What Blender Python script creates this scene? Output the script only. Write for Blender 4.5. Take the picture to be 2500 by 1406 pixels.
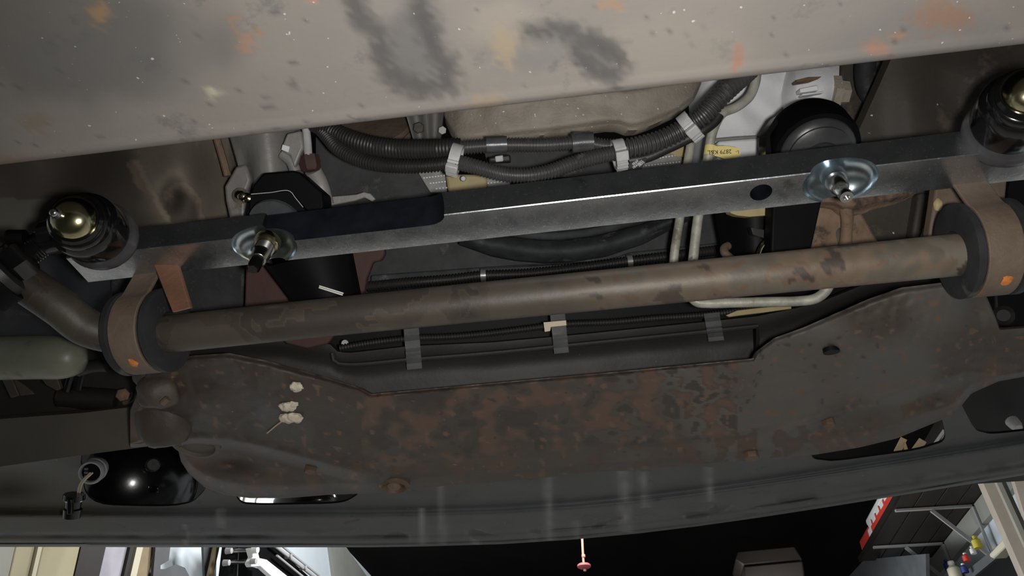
import bpy, bmesh, math, random
from mathutils import Vector as V
from mathutils import noise as mnoise
random.seed(7)
for o in list(bpy.data.objects):
    bpy.data.objects.remove(o)
C = bpy.context.scene.collection
SC = bpy.context.scene

# ------------------------------------------------------------------ camera, world, lights, exposure
F_PX = 1805.0
PITCH, YAW = math.radians(39.5), math.radians(9.0)
CAM = V((0, 0, 0.25))
RT = V((math.cos(YAW), math.sin(YAW), 0))
FH = V((-math.sin(YAW), math.cos(YAW), 0))
FW = FH * math.cos(PITCH) + V((0, 0, math.sin(PITCH)))
UP = -FH * math.sin(PITCH) + V((0, 0, math.cos(PITCH)))
cam = bpy.data.cameras.new('camera')
cam.sensor_width = 36
cam.lens = 36 * F_PX / 2500
cam.clip_start = 0.02
camo = bpy.data.objects.new('camera', cam)
C.objects.link(camo)
camo.location = CAM
camo.rotation_euler = (math.pi / 2 + PITCH, 0, YAW)
SC.camera = camo

w = bpy.data.worlds.new('World')
SC.world = w
w.use_nodes = True
w.node_tree.nodes['Background'].inputs[0].default_value = (0.8, 0.9, 1.0, 1)
w.node_tree.nodes['Background'].inputs[1].default_value = 0.012

def lamp(name, kind, loc, power, size=0.02, color=(1, 1, 1), aim=None, size_y=None, spot=None, blend=0.5):
    l = bpy.data.lights.new(name, kind)
    l.energy = power
    l.color = color
    if kind == 'AREA':
        l.size = size
        if size_y:
            l.shape = 'RECTANGLE'
            l.size_y = size_y
    else:
        l.shadow_soft_size = size
    if kind == 'SPOT':
        l.spot_size = math.radians(spot)
        l.spot_blend = blend
    o = bpy.data.objects.new(name, l)
    C.objects.link(o)
    o.location = loc
    if aim is not None:
        o.rotation_euler = (V(aim) - V(loc)).to_track_quat('-Z', 'Y').to_euler()
    return o

# the hand-held light next to the camera
lamp('flash_light', 'SPOT', CAM + RT * 0.03 - UP * 0.006, 15.0, 0.012, (1.0, 0.98, 0.95),
     aim=CAM + FW * 0.62 + RT * 0.06 + UP * 0.05, spot=110, blend=0.9)
# garage fluorescent lamps out of sight in front of the truck
lamp('garage_lamp_left', 'AREA', (-0.5, 3.8, 2.3), 60, 1.2, (0.95, 0.97, 1.0), aim=(-2.6, 5.2, 1.5), size_y=0.15)
lamp('garage_lamp_right', 'AREA', (0.7, 4.6, 1.55), 11, 1.0, (0.93, 0.97, 1.0), aim=(2.2, 5.0, 1.75), size_y=0.15)
lamp('garage_lamp_floor', 'AREA', (0.0, 2.6, 2.35), 92, 1.2, (1.0, 0.985, 0.96), aim=(0.0, 2.0, 0.0), size_y=0.2)

SC.view_settings.view_transform = 'Standard'
SC.view_settings.look = 'None'
SC.view_settings.gamma = 1
SC.view_settings.exposure = 0.0
SC.view_settings.use_curve_mapping = False

# ------------------------------------------------------------------ placing helpers
def ray(px, py):
    return FW + RT * ((px - 1250) / F_PX) + UP * ((703 - py) / F_PX)

def pt(px, py, s):
    """a picture point set on a real surface: number = distance along the view, or a level plane z / wall plane y, x"""
    d = ray(px, py)
    if isinstance(s, tuple):
        k = 'xyz'.index(s[0])
        return CAM + d * (s[1] / d[k])
    if callable(s):
        s = s(px, py)
    return CAM + d * s

def dirof(s):
    if isinstance(s, tuple):
        return {'z': V((0, 0, 1)), 'y': V((0, 1, 0)), 'x': V((1, 0, 0)) if s[1] > 0 else V((-1, 0, 0))}[s[0]]
    return FW.copy()

def lin(c):
    c = c / 255.0
    return c / 12.92 if c <= 0.04045 else ((c + 0.055) / 1.055) ** 2.4

def col(c):
    return (lin(c[0]), lin(c[1]), lin(c[2]), 1)

# ------------------------------------------------------------------ materials
MATS = {}
def mat(name, c1, c2=None, s=30, c3=None, s3=14, t3=0.62, speck=None, ss=420, ts=0.72,
        rough=0.6, metal=0.0, bump=0.15, bs=160, paint=False, coat=0.0, rvar=0.0, spec=0.5):
    m = bpy.data.materials.new(name)
    m.use_nodes = True
    nt = m.node_tree
    N, L = nt.nodes, nt.links
    b = N['Principled BSDF']
    b.inputs['Roughness'].default_value = rough
    b.inputs['Metallic'].default_value = metal
    b.inputs['Specular IOR Level'].default_value = spec
    if coat:
        b.inputs['Coat Weight'].default_value = coat
        b.inputs['Coat Roughness'].default_value = 0.12
    tc = N.new('ShaderNodeTexCoord')
    def noise(sc, det=5, rgh=0.6):
        n = N.new('ShaderNodeTexNoise')
        n.inputs['Scale'].default_value = sc
        n.inputs['Detail'].default_value = det
        n.inputs['Roughness'].default_value = rgh
        L.new(tc.outputs['Object'], n.inputs['Vector'])
        return n.outputs['Fac']
    def ramp(fac, lo, hi):
        r = N.new('ShaderNodeMapRange')
        r.inputs['From Min'].default_value = lo
        r.inputs['From Max'].default_value = hi
        L.new(fac, r.inputs['Value'])
        return r.outputs['Result']
    def mix(fac, a, bcol):
        x = N.new('ShaderNodeMix')
        x.data_type = 'RGBA'
        L.new(fac, x.inputs[0])
        for sock, val in ((x.inputs[6], a), (x.inputs[7], bcol)):
            if isinstance(val, tuple):
                sock.default_value = val
            else:
                L.new(val, sock)
        return x.outputs[2]
    c = col(c1)
    if c2:
        c = mix(ramp(noise(s), 0.35, 0.65), c, col(c2))
    if c3:
        c = mix(ramp(noise(s3, 6, 0.7), t3, t3 + 0.09), c, col(c3))
    if paint:
        a = N.new('ShaderNodeAttribute')
        a.attribute_name = 'paint'
        c = mix(a.outputs['Alpha'], c, a.outputs['Color'])
    if speck:
        c = mix(ramp(noise(ss, 1, 0.5), ts, ts + 0.03), c, col(speck))
    if isinstance(c, tuple):
        b.inputs['Base Color'].default_value = c
    else:
        L.new(c, b.inputs['Base Color'])
    if rvar:
        r = N.new('ShaderNodeMapRange')
        r.inputs['From Min'].default_value = 0.3
        r.inputs['From Max'].default_value = 0.7
        r.inputs['To Min'].default_value = max(0.02, rough - rvar)
        r.inputs['To Max'].default_value = min(1, rough + rvar)
        L.new(noise(s * 2), r.inputs['Value'])
        L.new(r.outputs['Result'], b.inputs['Roughness'])
    if bump:
        bp = N.new('ShaderNodeBump')
        bp.inputs['Strength'].default_value = bump
        bp.inputs['Distance'].default_value = 0.002
        L.new(noise(bs, 4, 0.6), bp.inputs['Height'])
        L.new(bp.outputs['Normal'], b.inputs['Normal'])
    MATS[name] = m
    return m

M = MATS
mat('plate_grey', (120, 115, 110), (128, 122, 115), 7, (106, 103, 99), 22, 0.58, (176, 172, 166), 260, 0.765, 0.8, 0, 0.10, 200, paint=True)
mat('zinc', (216, 219, 221), (186, 191, 196), 55, (160, 166, 172), 26, 0.62, (248, 249, 250), 520, 0.69, 0.275, 0.965, 0.06, 300, rvar=0.05)
mat('zinc_milled', (56, 60, 68), (40, 44, 52), 40, None, rough=0.4, metal=0.8, bump=0.05, bs=500)
mat('chrome', (222, 230, 234), (184, 198, 206), 60, rough=0.22, metal=1.0, bump=0.04, bs=80)
mat('steel_bright', (205, 203, 200), rough=0.22, metal=1.0, bump=0)
mat('gold_zinc', (196, 190, 158), (166, 158, 120), 60, rough=0.2, metal=1.0, bump=0.03)
mat('gloss_black', (14, 14, 15), (20, 19, 19), 30, rough=0.18, metal=0.0, bump=0.03, coat=0.4)
mat('satin_black', (5, 5, 6), (9, 9, 10), 30, rough=0.6, metal=0.0, bump=0.03, spec=0.12)
mat('black_rubber', (48, 49, 50), (38, 38, 39), 40, (74, 74, 74), 30, 0.60, rough=0.65, bump=0.2, spec=0.3)
mat('nut_black', (62, 62, 63), (48, 48, 49), 30, rough=0.36, bump=0.08)
mat('strap_orange', (132, 92, 68), (112, 80, 62), 30, (92, 72, 60), 24, 0.6, rough=0.75, bump=0.3)
mat('boot_rubber', (84, 83, 85), (68, 67, 69), 30, rough=0.30, bump=0.06)
mat('rod_steel', (70, 63, 54), (58, 52, 45), 22, (46, 43, 40), 26, 0.60, rough=0.52, metal=0.1, bump=0.12, bs=120, paint=True)
mat('strap_rust', (106, 91, 78), (92, 77, 65), 30, (112, 80, 60), 24, 0.62, rough=0.7, bump=0.35)
mat('rust_dark', (70, 62, 55), (59, 51, 45), 10, (78, 58, 45), 18, 0.62, (130, 106, 86), 150, 0.78, 0.62, 0.05, 0.25, 90, paint=True)
mat('rust_plain', (72, 63, 55), (60, 52, 46), 20, (80, 60, 48), 30, 0.62, rough=0.62, bump=0.4, bs=120)
mat('post_beige', (158, 149, 138), (148, 139, 128), 8, rough=0.6, bump=0.03)
mat('mount_dark', (34, 28, 24), (24, 20, 18), 18, (48, 34, 26), 20, 0.62, rough=0.7, bump=0.3)
mat('rust_orange', (206, 128, 62), (176, 100, 46), 200, rough=0.8)
mat('rust_flange', (102, 76, 56), (80, 62, 50), 18, (132, 84, 48), 22, 0.58, rough=0.6, bump=0.5, bs=120)
mat('rust_bracket', (126, 104, 84), (102, 82, 67), 36, (66, 54, 46), 30, 0.54, rough=0.8, bump=0.5)
mat('frame_brown', (116, 107, 95), (98, 90, 79), 10, (128, 117, 101), 8, 0.58, rough=0.75, bump=0.2, paint=True)
mat('frame_dark', (68, 61, 53), (54, 49, 44), 12, (88, 77, 64), 11, 0.58, (190, 188, 180), 160, 0.79, 0.7, 0, 0.2)
mat('red_oxide', (74, 45, 40), (60, 39, 35), 14, rough=0.75, bump=0.15)
mat('support_dark', (44, 41, 38), (38, 36, 33), 14, (52, 45, 39), 10, 0.62, (130, 128, 124), 200, 0.80, 0.6, 0, 0.15)
mat('deep_black', (6, 6, 7), (9, 9, 10), 14, rough=0.6, bump=0, spec=0.2)
mat('shroud', (68, 70, 72), (46, 47, 49), 30, (92, 92, 92), 34, 0.58, rough=0.8, bump=0.2, spec=0.2)
mat('dusty_panel', (54, 54, 55), (32, 32, 33), 26, (72, 71, 69), 24, 0.6, rough=0.7, bump=0.15)
mat('cast_pan', (150, 142, 130), (138, 128, 115), 20, (128, 115, 98), 16, 0.6, (214, 208, 198), 260, 0.74, 0.65, 0.0, 0.5, 220)
mat('cast_white', (226, 226, 228), (210, 210, 212), 14, (188, 184, 180), 20, 0.64, rough=0.6, bump=0.2)
mat('cast_grey', (150, 147, 143), (124, 121, 118), 16, (96, 88, 80), 18, 0.64, rough=0.5, metal=0.2, bump=0.2)
mat('loom', (74, 73, 72), (60, 59, 58), 40, (92, 90, 87), 40, 0.6, rough=0.42, bump=0.1, spec=0.5)
mat('loom_dark', (40, 39, 38), (32, 31, 31), 40, rough=0.5, bump=0.1)
mat('tape', (82, 82, 84), (66, 66, 68), 60, rough=0.32, bump=0.1)
mat('nylon', (188, 187, 186), (168, 167, 166), 60, rough=0.55, bump=0.1)
mat('alu_tube', (182, 180, 168), (150, 147, 134), 60, (112, 108, 98), 40, 0.60, rough=0.5, metal=0.2, bump=0.2)
mat('tag_yellow', (226, 208, 136), (214, 194, 120), 40, rough=0.6, bump=0.05)
mat('ink', (62, 52, 34), rough=0.7, bump=0)
mat('belt_black', (16, 16, 17), rough=0.6, bump=0)
mat('print_white', (225, 225, 225), rough=0.7, bump=0)
mat('fin_grey', (124, 124, 121), (110, 110, 107), 60, rough=0.5, metal=0.3, bump=0.1)
mat('fin_dots', (214, 214, 212), rough=0.5, bump=0)
mat('beige_plastic', (170, 154, 112), (150, 136, 98), 30, rough=0.6, bump=0.1)
mat('clip_steel', (140, 142, 142), (124, 126, 126), 60, rough=0.35, metal=0.5, bump=0.1)
mat('cream_tape', (206, 192, 168), rough=0.7, bump=0.1)
mat('pale_green', (128, 130, 114), (108, 110, 95), 14, (74, 73, 62), 18, 0.62, rough=0.42, bump=0.1)
mat('liner', (44, 47, 54), (34, 35, 40), 10, (60, 60, 62), 14, 0.62, rough=0.7, bump=0.2)
mat('valance_plastic', (74, 77, 78), (65, 67, 68), 12, (52, 53, 53), 22, 0.60, (150, 150, 148), 150, 0.80, 0.55, 0, 0.15, 120, paint=True, spec=0.3)
mat('beam_brown', (88, 83, 75), (78, 73, 66), 10, rough=0.75, bump=0.15)
mat('clod', (206, 196, 178), (182, 170, 150), 120, rough=0.9, bump=0.5, bs=300)
mat('straw', (190, 170, 130), rough=0.8, bump=0)
mat('lens_grey', (150, 152, 154), rough=0.4, bump=0.05)
mat('wall_cream', (168, 160, 132), (160, 152, 125), 3, rough=0.8, bump=0.02)
mat('wall_white', (214, 222, 226), (204, 213, 218), 3, rough=0.8, bump=0.02)
mat('wall_grey', (150, 150, 142), (138, 138, 130), 3, rough=0.8, bump=0.02)
mat('lavender', (176, 173, 182), (150, 147, 156), 5, rough=0.7, bump=0.02)
mat('wood_dark', (30, 21, 13), (24, 16, 10), 6, rough=0.6, bump=0.05)
mat('wood_tan', (140, 124, 96), (124, 108, 82), 8, rough=0.6, bump=0.05)
mat('wood_shelf', (44, 36, 30), (37, 30, 25), 8, rough=0.6, bump=0.05)
mat('wood_pale', (224, 200, 160), (206, 178, 134), 20, rough=0.6, bump=0.05)
mat('slate', (86, 88, 90), (74, 76, 78), 6, rough=0.6, bump=0.02)
mat('ceiling_dark', (20, 18, 16), (15, 13, 12), 4, rough=0.9, bump=0.05, spec=0.1)
mat('concrete', (150, 148, 144), (132, 130, 126), 3, rough=0.8, bump=0.1, bs=60)
mat('white_metal', (228, 226, 222), rough=0.4, bump=0)
mat('grey_metal', (160, 158, 156), rough=0.45, bump=0)
mat('red_plastic', (206, 62, 52), rough=0.5, bump=0)
mat('pink_red', (196, 100, 100), rough=0.5, bump=0)
mat('cord_pink', (190, 132, 112), rough=0.8, bump=0)
mat('yellow_paint', (196, 182, 62), rough=0.5, bump=0)
mat('blue_paint', (40, 52, 120), rough=0.5, bump=0)
mat('cream_box', (200, 193, 170), rough=0.6, bump=0)

# ------------------------------------------------------------------ object helpers
def wloc(o):
    p = V((0, 0, 0))
    while o is not None:
        p = p + o.location
        o = o.parent
    return p

def setp(o, label=None, cat=None, group=None, kind=None):
    if label: o['label'] = label
    if cat: o['category'] = cat
    if group: o['group'] = group
    if kind: o['kind'] = kind
    return o

def thing(name, label, cat, loc, group=None):
    o = bpy.data.objects.new(name, None)
    C.objects.link(o)
    o.empty_display_size = 0.02
    o.location = loc
    return setp(o, label, cat, group)

def mesh(name, geo, m, parent=None, label=None, cat=None, group=None, kind=None, angle=40, bevel=0.0, cols=None):
    vs, fs = geo
    vs = [V(v) for v in vs]
    if parent is None:
        org = V((0, 0, 0))
        for v in vs: org += v
        org /= len(vs)
    else:
        org = wloc(parent)
    me = bpy.data.meshes.new(name)
    me.from_pydata([v - org for v in vs], [], fs)
    bm = bmesh.new(); bm.from_mesh(me)
    bmesh.ops.recalc_face_normals(bm, faces=bm.faces)
    bm.to_mesh(me); bm.free()
    ml = m if isinstance(m, (list, tuple)) else [m]
    for k in ml:
        me.materials.append(MATS[k])
    if cols:
        a = me.color_attributes.new('paint', 'FLOAT_COLOR', 'POINT')
        for i, c in enumerate(cols):
            a.data[i].color = c
    me.shade_smooth()
    me.set_sharp_from_angle(angle=math.radians(angle))
    o = bpy.data.objects.new(name, me)
    C.objects.link(o)
    if parent is None:
        o.location = org
    else:
        o.parent = parent
    if bevel:
        b = o.modifiers.new('bevel', 'BEVEL')
        b.width = bevel; b.segments = 2; b.limit_method = 'ANGLE'; b.angle_limit = math.radians(35)
    return setp(o, label, cat, group, kind)

def cut(o, geo, m):
    """real boolean cut; the cut faces keep the cutter's own material"""
    c = mesh('cutter', geo, m)
    md = o.modifiers.new('cut', 'BOOLEAN')
    md.operation = 'DIFFERENCE'; md.solver = 'EXACT'; md.object = c; md.material_mode = 'TRANSFER'
    dg = bpy.context.evaluated_depsgraph_get()
    me = bpy.data.meshes.new_from_object(o.evaluated_get(dg))
    o.modifiers.clear()
    old = o.data; o.data = me
    bpy.data.meshes.remove(old)
    bpy.data.objects.remove(c)
    me.shade_smooth()
    me.set_sharp_from_angle(angle=math.radians(35))

def resample(ctrl, n):
    c = [V(p) for p in ctrl]
    if len(c) == 2:
        return [c[0].lerp(c[1], i / (n - 1)) for i in range(n)]
    e = [2 * c[0] - c[1]] + c + [2 * c[-1] - c[-2]]
    dense = []
    for i in range(1, len(e) - 2):
        p0, p1, p2, p3 = e[i - 1], e[i], e[i + 1], e[i + 2]
        t0 = 0.0
        t1 = t0 + max((p1 - p0).length, 1e-6) ** 0.5
        t2 = t1 + max((p2 - p1).length, 1e-6) ** 0.5
        t3 = t2 + max((p3 - p2).length, 1e-6) ** 0.5
        for k in range(24):
            t = t1 + (t2 - t1) * k / 24
            a1 = p0 * ((t1 - t) / (t1 - t0)) + p1 * ((t - t0) / (t1 - t0))
            a2 = p1 * ((t2 - t) / (t2 - t1)) + p2 * ((t - t1) / (t2 - t1))
            a3 = p2 * ((t3 - t) / (t3 - t2)) + p3 * ((t - t2) / (t3 - t2))
            b1 = a1 * ((t2 - t) / (t2 - t0)) + a2 * ((t - t0) / (t2 - t0))
            b2 = a2 * ((t3 - t) / (t3 - t1)) + a3 * ((t - t1) / (t3 - t1))
            dense.append(b1 * ((t2 - t) / (t2 - t1)) + b2 * ((t - t1) / (t2 - t1)))
    dense.append(c[-1])
    L = [0]
    for a, b in zip(dense, dense[1:]):
        L.append(L[-1] + (b - a).length)
    out, j = [], 0
    for i in range(n):
        s = L[-1] * i / (n - 1)
        while j < len(L) - 2 and L[j + 1] < s: j += 1
        d = L[j + 1] - L[j]
        out.append(dense[j].lerp(dense[j + 1], 0 if d == 0 else (s - L[j]) / d))
    return out

def plen(p):
    return sum((b - a).length for a, b in zip(p, p[1:]))

def frame(t, ref=None):
    t = t.normalized()
    a = ref if ref is not None else (V((0, 0, 1)) if abs(t.z) < 0.9 else V((1, 0, 0)))
    u = (a - t * a.dot(t)).normalized()
    return u, t.cross(u)

def sweep(pts, rad, seg=14, flat=1.0):
    n = len(pts)
    vs, fs = [], []
    u = None
    for i, p in enumerate(pts):
        t = (pts[min(i + 1, n - 1)] - pts[max(i - 1, 0)]).normalized()
        u, b = frame(t, u)
        r = rad(i) if callable(rad) else rad
        for k in range(seg):
            a = 2 * math.pi * k / seg
            vs.append(p + u * (r * math.cos(a)) + b * (r * flat * math.sin(a)))
    for i in range(n - 1):
        for k in range(seg):
            k2 = (k + 1) % seg
            fs.append((i * seg + k, i * seg + k2, (i + 1) * seg + k2, (i + 1) * seg + k))
    fs.append(tuple(range(seg))[::-1])
    fs.append(tuple((n - 1) * seg + k for k in range(seg)))
    return vs, fs

def tube(ctrl, r, n=24, seg=14):
    return sweep(resample(ctrl, n), r, seg)

def ribbed(ctrl, r, pitch=0.0031, amp=0.0012, seg=14):
    L = plen(resample(ctrl, 80))
    nr = max(4, int(L / pitch))
    pts = resample(ctrl, nr * 4 + 1)
    prof = [0, 0, -amp, -amp]
    return sweep(pts, lambda i: r + prof[i % 4], seg)

def lathe(A, axis, prof, seg=32, ref=None, rot=0.0):
    axis = axis.normalized()
    u, b = frame(axis, ref)
    vs, fs, rows = [], [], []
    for r, h in prof:
        if r <= 1e-7:
            rows.append([len(vs)]); vs.append(A + axis * h)
        else:
            rows.append(list(range(len(vs), len(vs) + seg)))
            for k in range(seg):
                a = 2 * math.pi * k / seg + rot
                vs.append(A + axis * h + u * (r * math.cos(a)) + b * (r * math.sin(a)))
    for r0, r1 in zip(rows, rows[1:]):
        if len(r0) == 1 and len(r1) == 1: continue
        for k in range(seg):
            k2 = (k + 1) % seg
            if len(r0) == 1: fs.append((r0[0], r1[k2], r1[k]))
            elif len(r1) == 1: fs.append((r0[k], r0[k2], r1[0]))
            else: fs.append((r0[k], r0[k2], r1[k2], r1[k]))
    return vs, fs

def box(c, su, sv, sw, u=V((1, 0, 0)), v=V((0, 1, 0)), ww=V((0, 0, 1))):
    vs = []
    for a in (-.5, .5):
        for b in (-.5, .5):
            for d in (-.5, .5):
                vs.append(V(c) + u * (a * su) + v * (b * sv) + ww * (d * sw))
    return vs, [(0, 1, 3, 2), (4, 6, 7, 5), (0, 4, 5, 1), (2, 3, 7, 6), (0, 2, 6, 4), (1, 5, 7, 3)]

def bar2(a, b, wd, th, up=V((0, 0, 1))):
    t = (b - a).normalized()
    u, s = frame(t, up)
    return box((a + b) / 2, (b - a).length, wd, th, t, s, u)

def prism(poly, s, thick, back=None):
    """an outline standing on surface s, thick along that surface's own normal"""
    f = [pt(x, y, s) for x, y in poly]
    d = dirof(s) * thick
    bk = [p + d for p in f]
    n = len(f)
    fs = [tuple(range(n)), tuple(range(2 * n - 1, n - 1, -1))]
    for i in range(n):
        j = (i + 1) % n
        fs.append((i, i + n, j + n, j))
    return f + bk, fs

def prism3(f, d):
    n = len(f)
    bk = [p + d for p in f]
    fs = [tuple(range(n)), tuple(range(2 * n - 1, n - 1, -1))]
    for i in range(n):
        j = (i + 1) % n
        fs.append((i, i + n, j + n, j))
    return list(f) + bk, fs

def interp(poly, x):
    if x <= poly[0][0]: return poly[0][1]
    for a, b in zip(poly, poly[1:]):
        if x <= b[0]:
            return a[1] + (b[1] - a[1]) * (x - a[0]) / max(1e-9, b[0] - a[0])
    return poly[-1][1]

def even(poly, n):
    p = [V((x, y, 0)) for x, y in poly]
    L = [0]
    for a, b in zip(p, p[1:]): L.append(L[-1] + (b - a).length)
    out, j = [], 0
    for i in range(n):
        s = L[-1] * i / (n - 1)
        while j < len(L) - 2 and L[j + 1] < s: j += 1
        d = L[j + 1] - L[j]
        q = p[j].lerp(p[j + 1], 0 if d == 0 else (s - L[j]) / d)
        out.append((q.x, q.y))
    return out

def shell(top, bot, nu, nv, place, thick_dir, by_x=True):
    """curved sheet between two outlines; place(px,py,u,v) gives the 3-D point; closed with real thickness"""
    if by_x:
        x0, x1 = max(top[0][0], bot[0][0]), min(top[-1][0], bot[-1][0])
        T = [(x0 + (x1 - x0) * i / (nu - 1),) for i in range(nu)]
        B = [(x[0], interp(bot, x[0])) for x in T]
        T = [(x[0], interp(top, x[0])) for x in T]
    else:
        T, B = even(top, nu), even(bot, nu)
    f, uvp = [], []
    for j in range(nv):
        v = j / (nv - 1)
        for i in range(nu):
            px = T[i][0] + (B[i][0] - T[i][0]) * v
            py = T[i][1] + (B[i][1] - T[i][1]) * v
            f.append(place(px, py, i / (nu - 1), v))
            uvp.append((px, py))
    n = len(f)
    bk = [p + thick_dir for p in f]
    fs = []
    for j in range(nv - 1):
        for i in range(nu - 1):
            a = j * nu + i
            fs.append((a, a + 1, a + nu + 1, a + nu))
            fs.append((n + a + nu, n + a + nu + 1, n + a + 1, n + a))
    for i in range(nu - 1):
        fs.append((i, n + i, n + i + 1, i + 1))
        a = (nv - 1) * nu + i
        fs.append((a + 1, n + a + 1, n + a, a))
    for j in range(nv - 1):
        a = j * nu
        fs.append((a + nu, n + a + nu, n + a, a))
        a = j * nu + nu - 1
        fs.append((a, n + a, n + a + nu, a + nu))
    return (f + bk, fs), uvp + uvp

def g(px, py, cx, cy, rx, ry):
    return math.exp(-(((px - cx) / rx) ** 2 + ((py - cy) / ry) ** 2))

def sm(a, b, x):
    t = max(0, min(1, (x - a) / (b - a)))
    return t * t * (3 - 2 * t)

def nz(x, y, s, seed=0.0):
    return mnoise.noise(V((x * s, y * s, seed)))

def segd(px, py, a, b):
    ax, ay = a; bx, by = b
    dx, dy = bx - ax, by - ay
    t = max(0, min(1, ((px - ax) * dx + (py - ay) * dy) / (dx * dx + dy * dy)))
    return math.hypot(px - ax - dx * t, py - ay - dy * t)

def hexhead(A, axis, r, h, rot=0.0):
    return lathe(A, axis, [(0, 0), (r, 0), (r, h * .85), (r * .88, h), (0, h)], 6, rot=rot)

def text_geo(s, size, origin, ux, uy, depth=0.0002):
    cu = bpy.data.curves.new('lettering', 'FONT')
    cu.body = s; cu.size = size; cu.extrude = depth; cu.resolution_u = 3
    cu.align_x = 'CENTER'; cu.align_y = 'CENTER'
    o = bpy.data.objects.new('lettering', cu)
    C.objects.link(o)
    dg = bpy.context.evaluated_depsgraph_get()
    me = bpy.data.meshes.new_from_object(o.evaluated_get(dg))
    uz = ux.cross(uy)
    vs = [origin + ux * v.co.x + uy * v.co.y + uz * v.co.z for v in me.vertices]
    fs = [tuple(p.vertices) for p in me.polygons]
    bpy.data.objects.remove(o)
    return vs, fs

def proj(P):
    d = V(P) - CAM
    z = d.dot(FW)
    return 1250 + F_PX * d.dot(RT) / z, 703 - F_PX * d.dot(UP) / z

def struct(name, geo, m, parent=None, **k):
    return mesh(name, geo, m, parent, kind='structure', **k)

# ------------------------------------------------------------------ the garage shell
CEIL = 2.2
XL = pt(842, 1335, ('z', CEIL)).x
XR = 2.08
YF = 8.0
YB = -2.0
struct('floor', box((0, 3, -0.05), 12, 12, 0.1), 'concrete')
struct('ceiling', box(((XL + XR) / 2, (YF + YB) / 2, CAM.z + CEIL + 0.05), XR - XL + 0.4, YF - YB + 0.2, 0.1), 'ceiling_dark')
struct('wall_left', box((XL - 0.05, (YF + YB) / 2, 1.22), 0.1, YF - YB, 2.46), 'wall_white')
struct('wall_right', box((XR + 0.05, (YF + YB) / 2, 1.22), 0.1, YF - YB, 2.46), 'wall_white')
struct('wall_front', box(((XL + XR) / 2, YF + 0.05, 1.22), XR - XL + 0.2, 0.1, 2.46), 'ceiling_dark')

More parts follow.
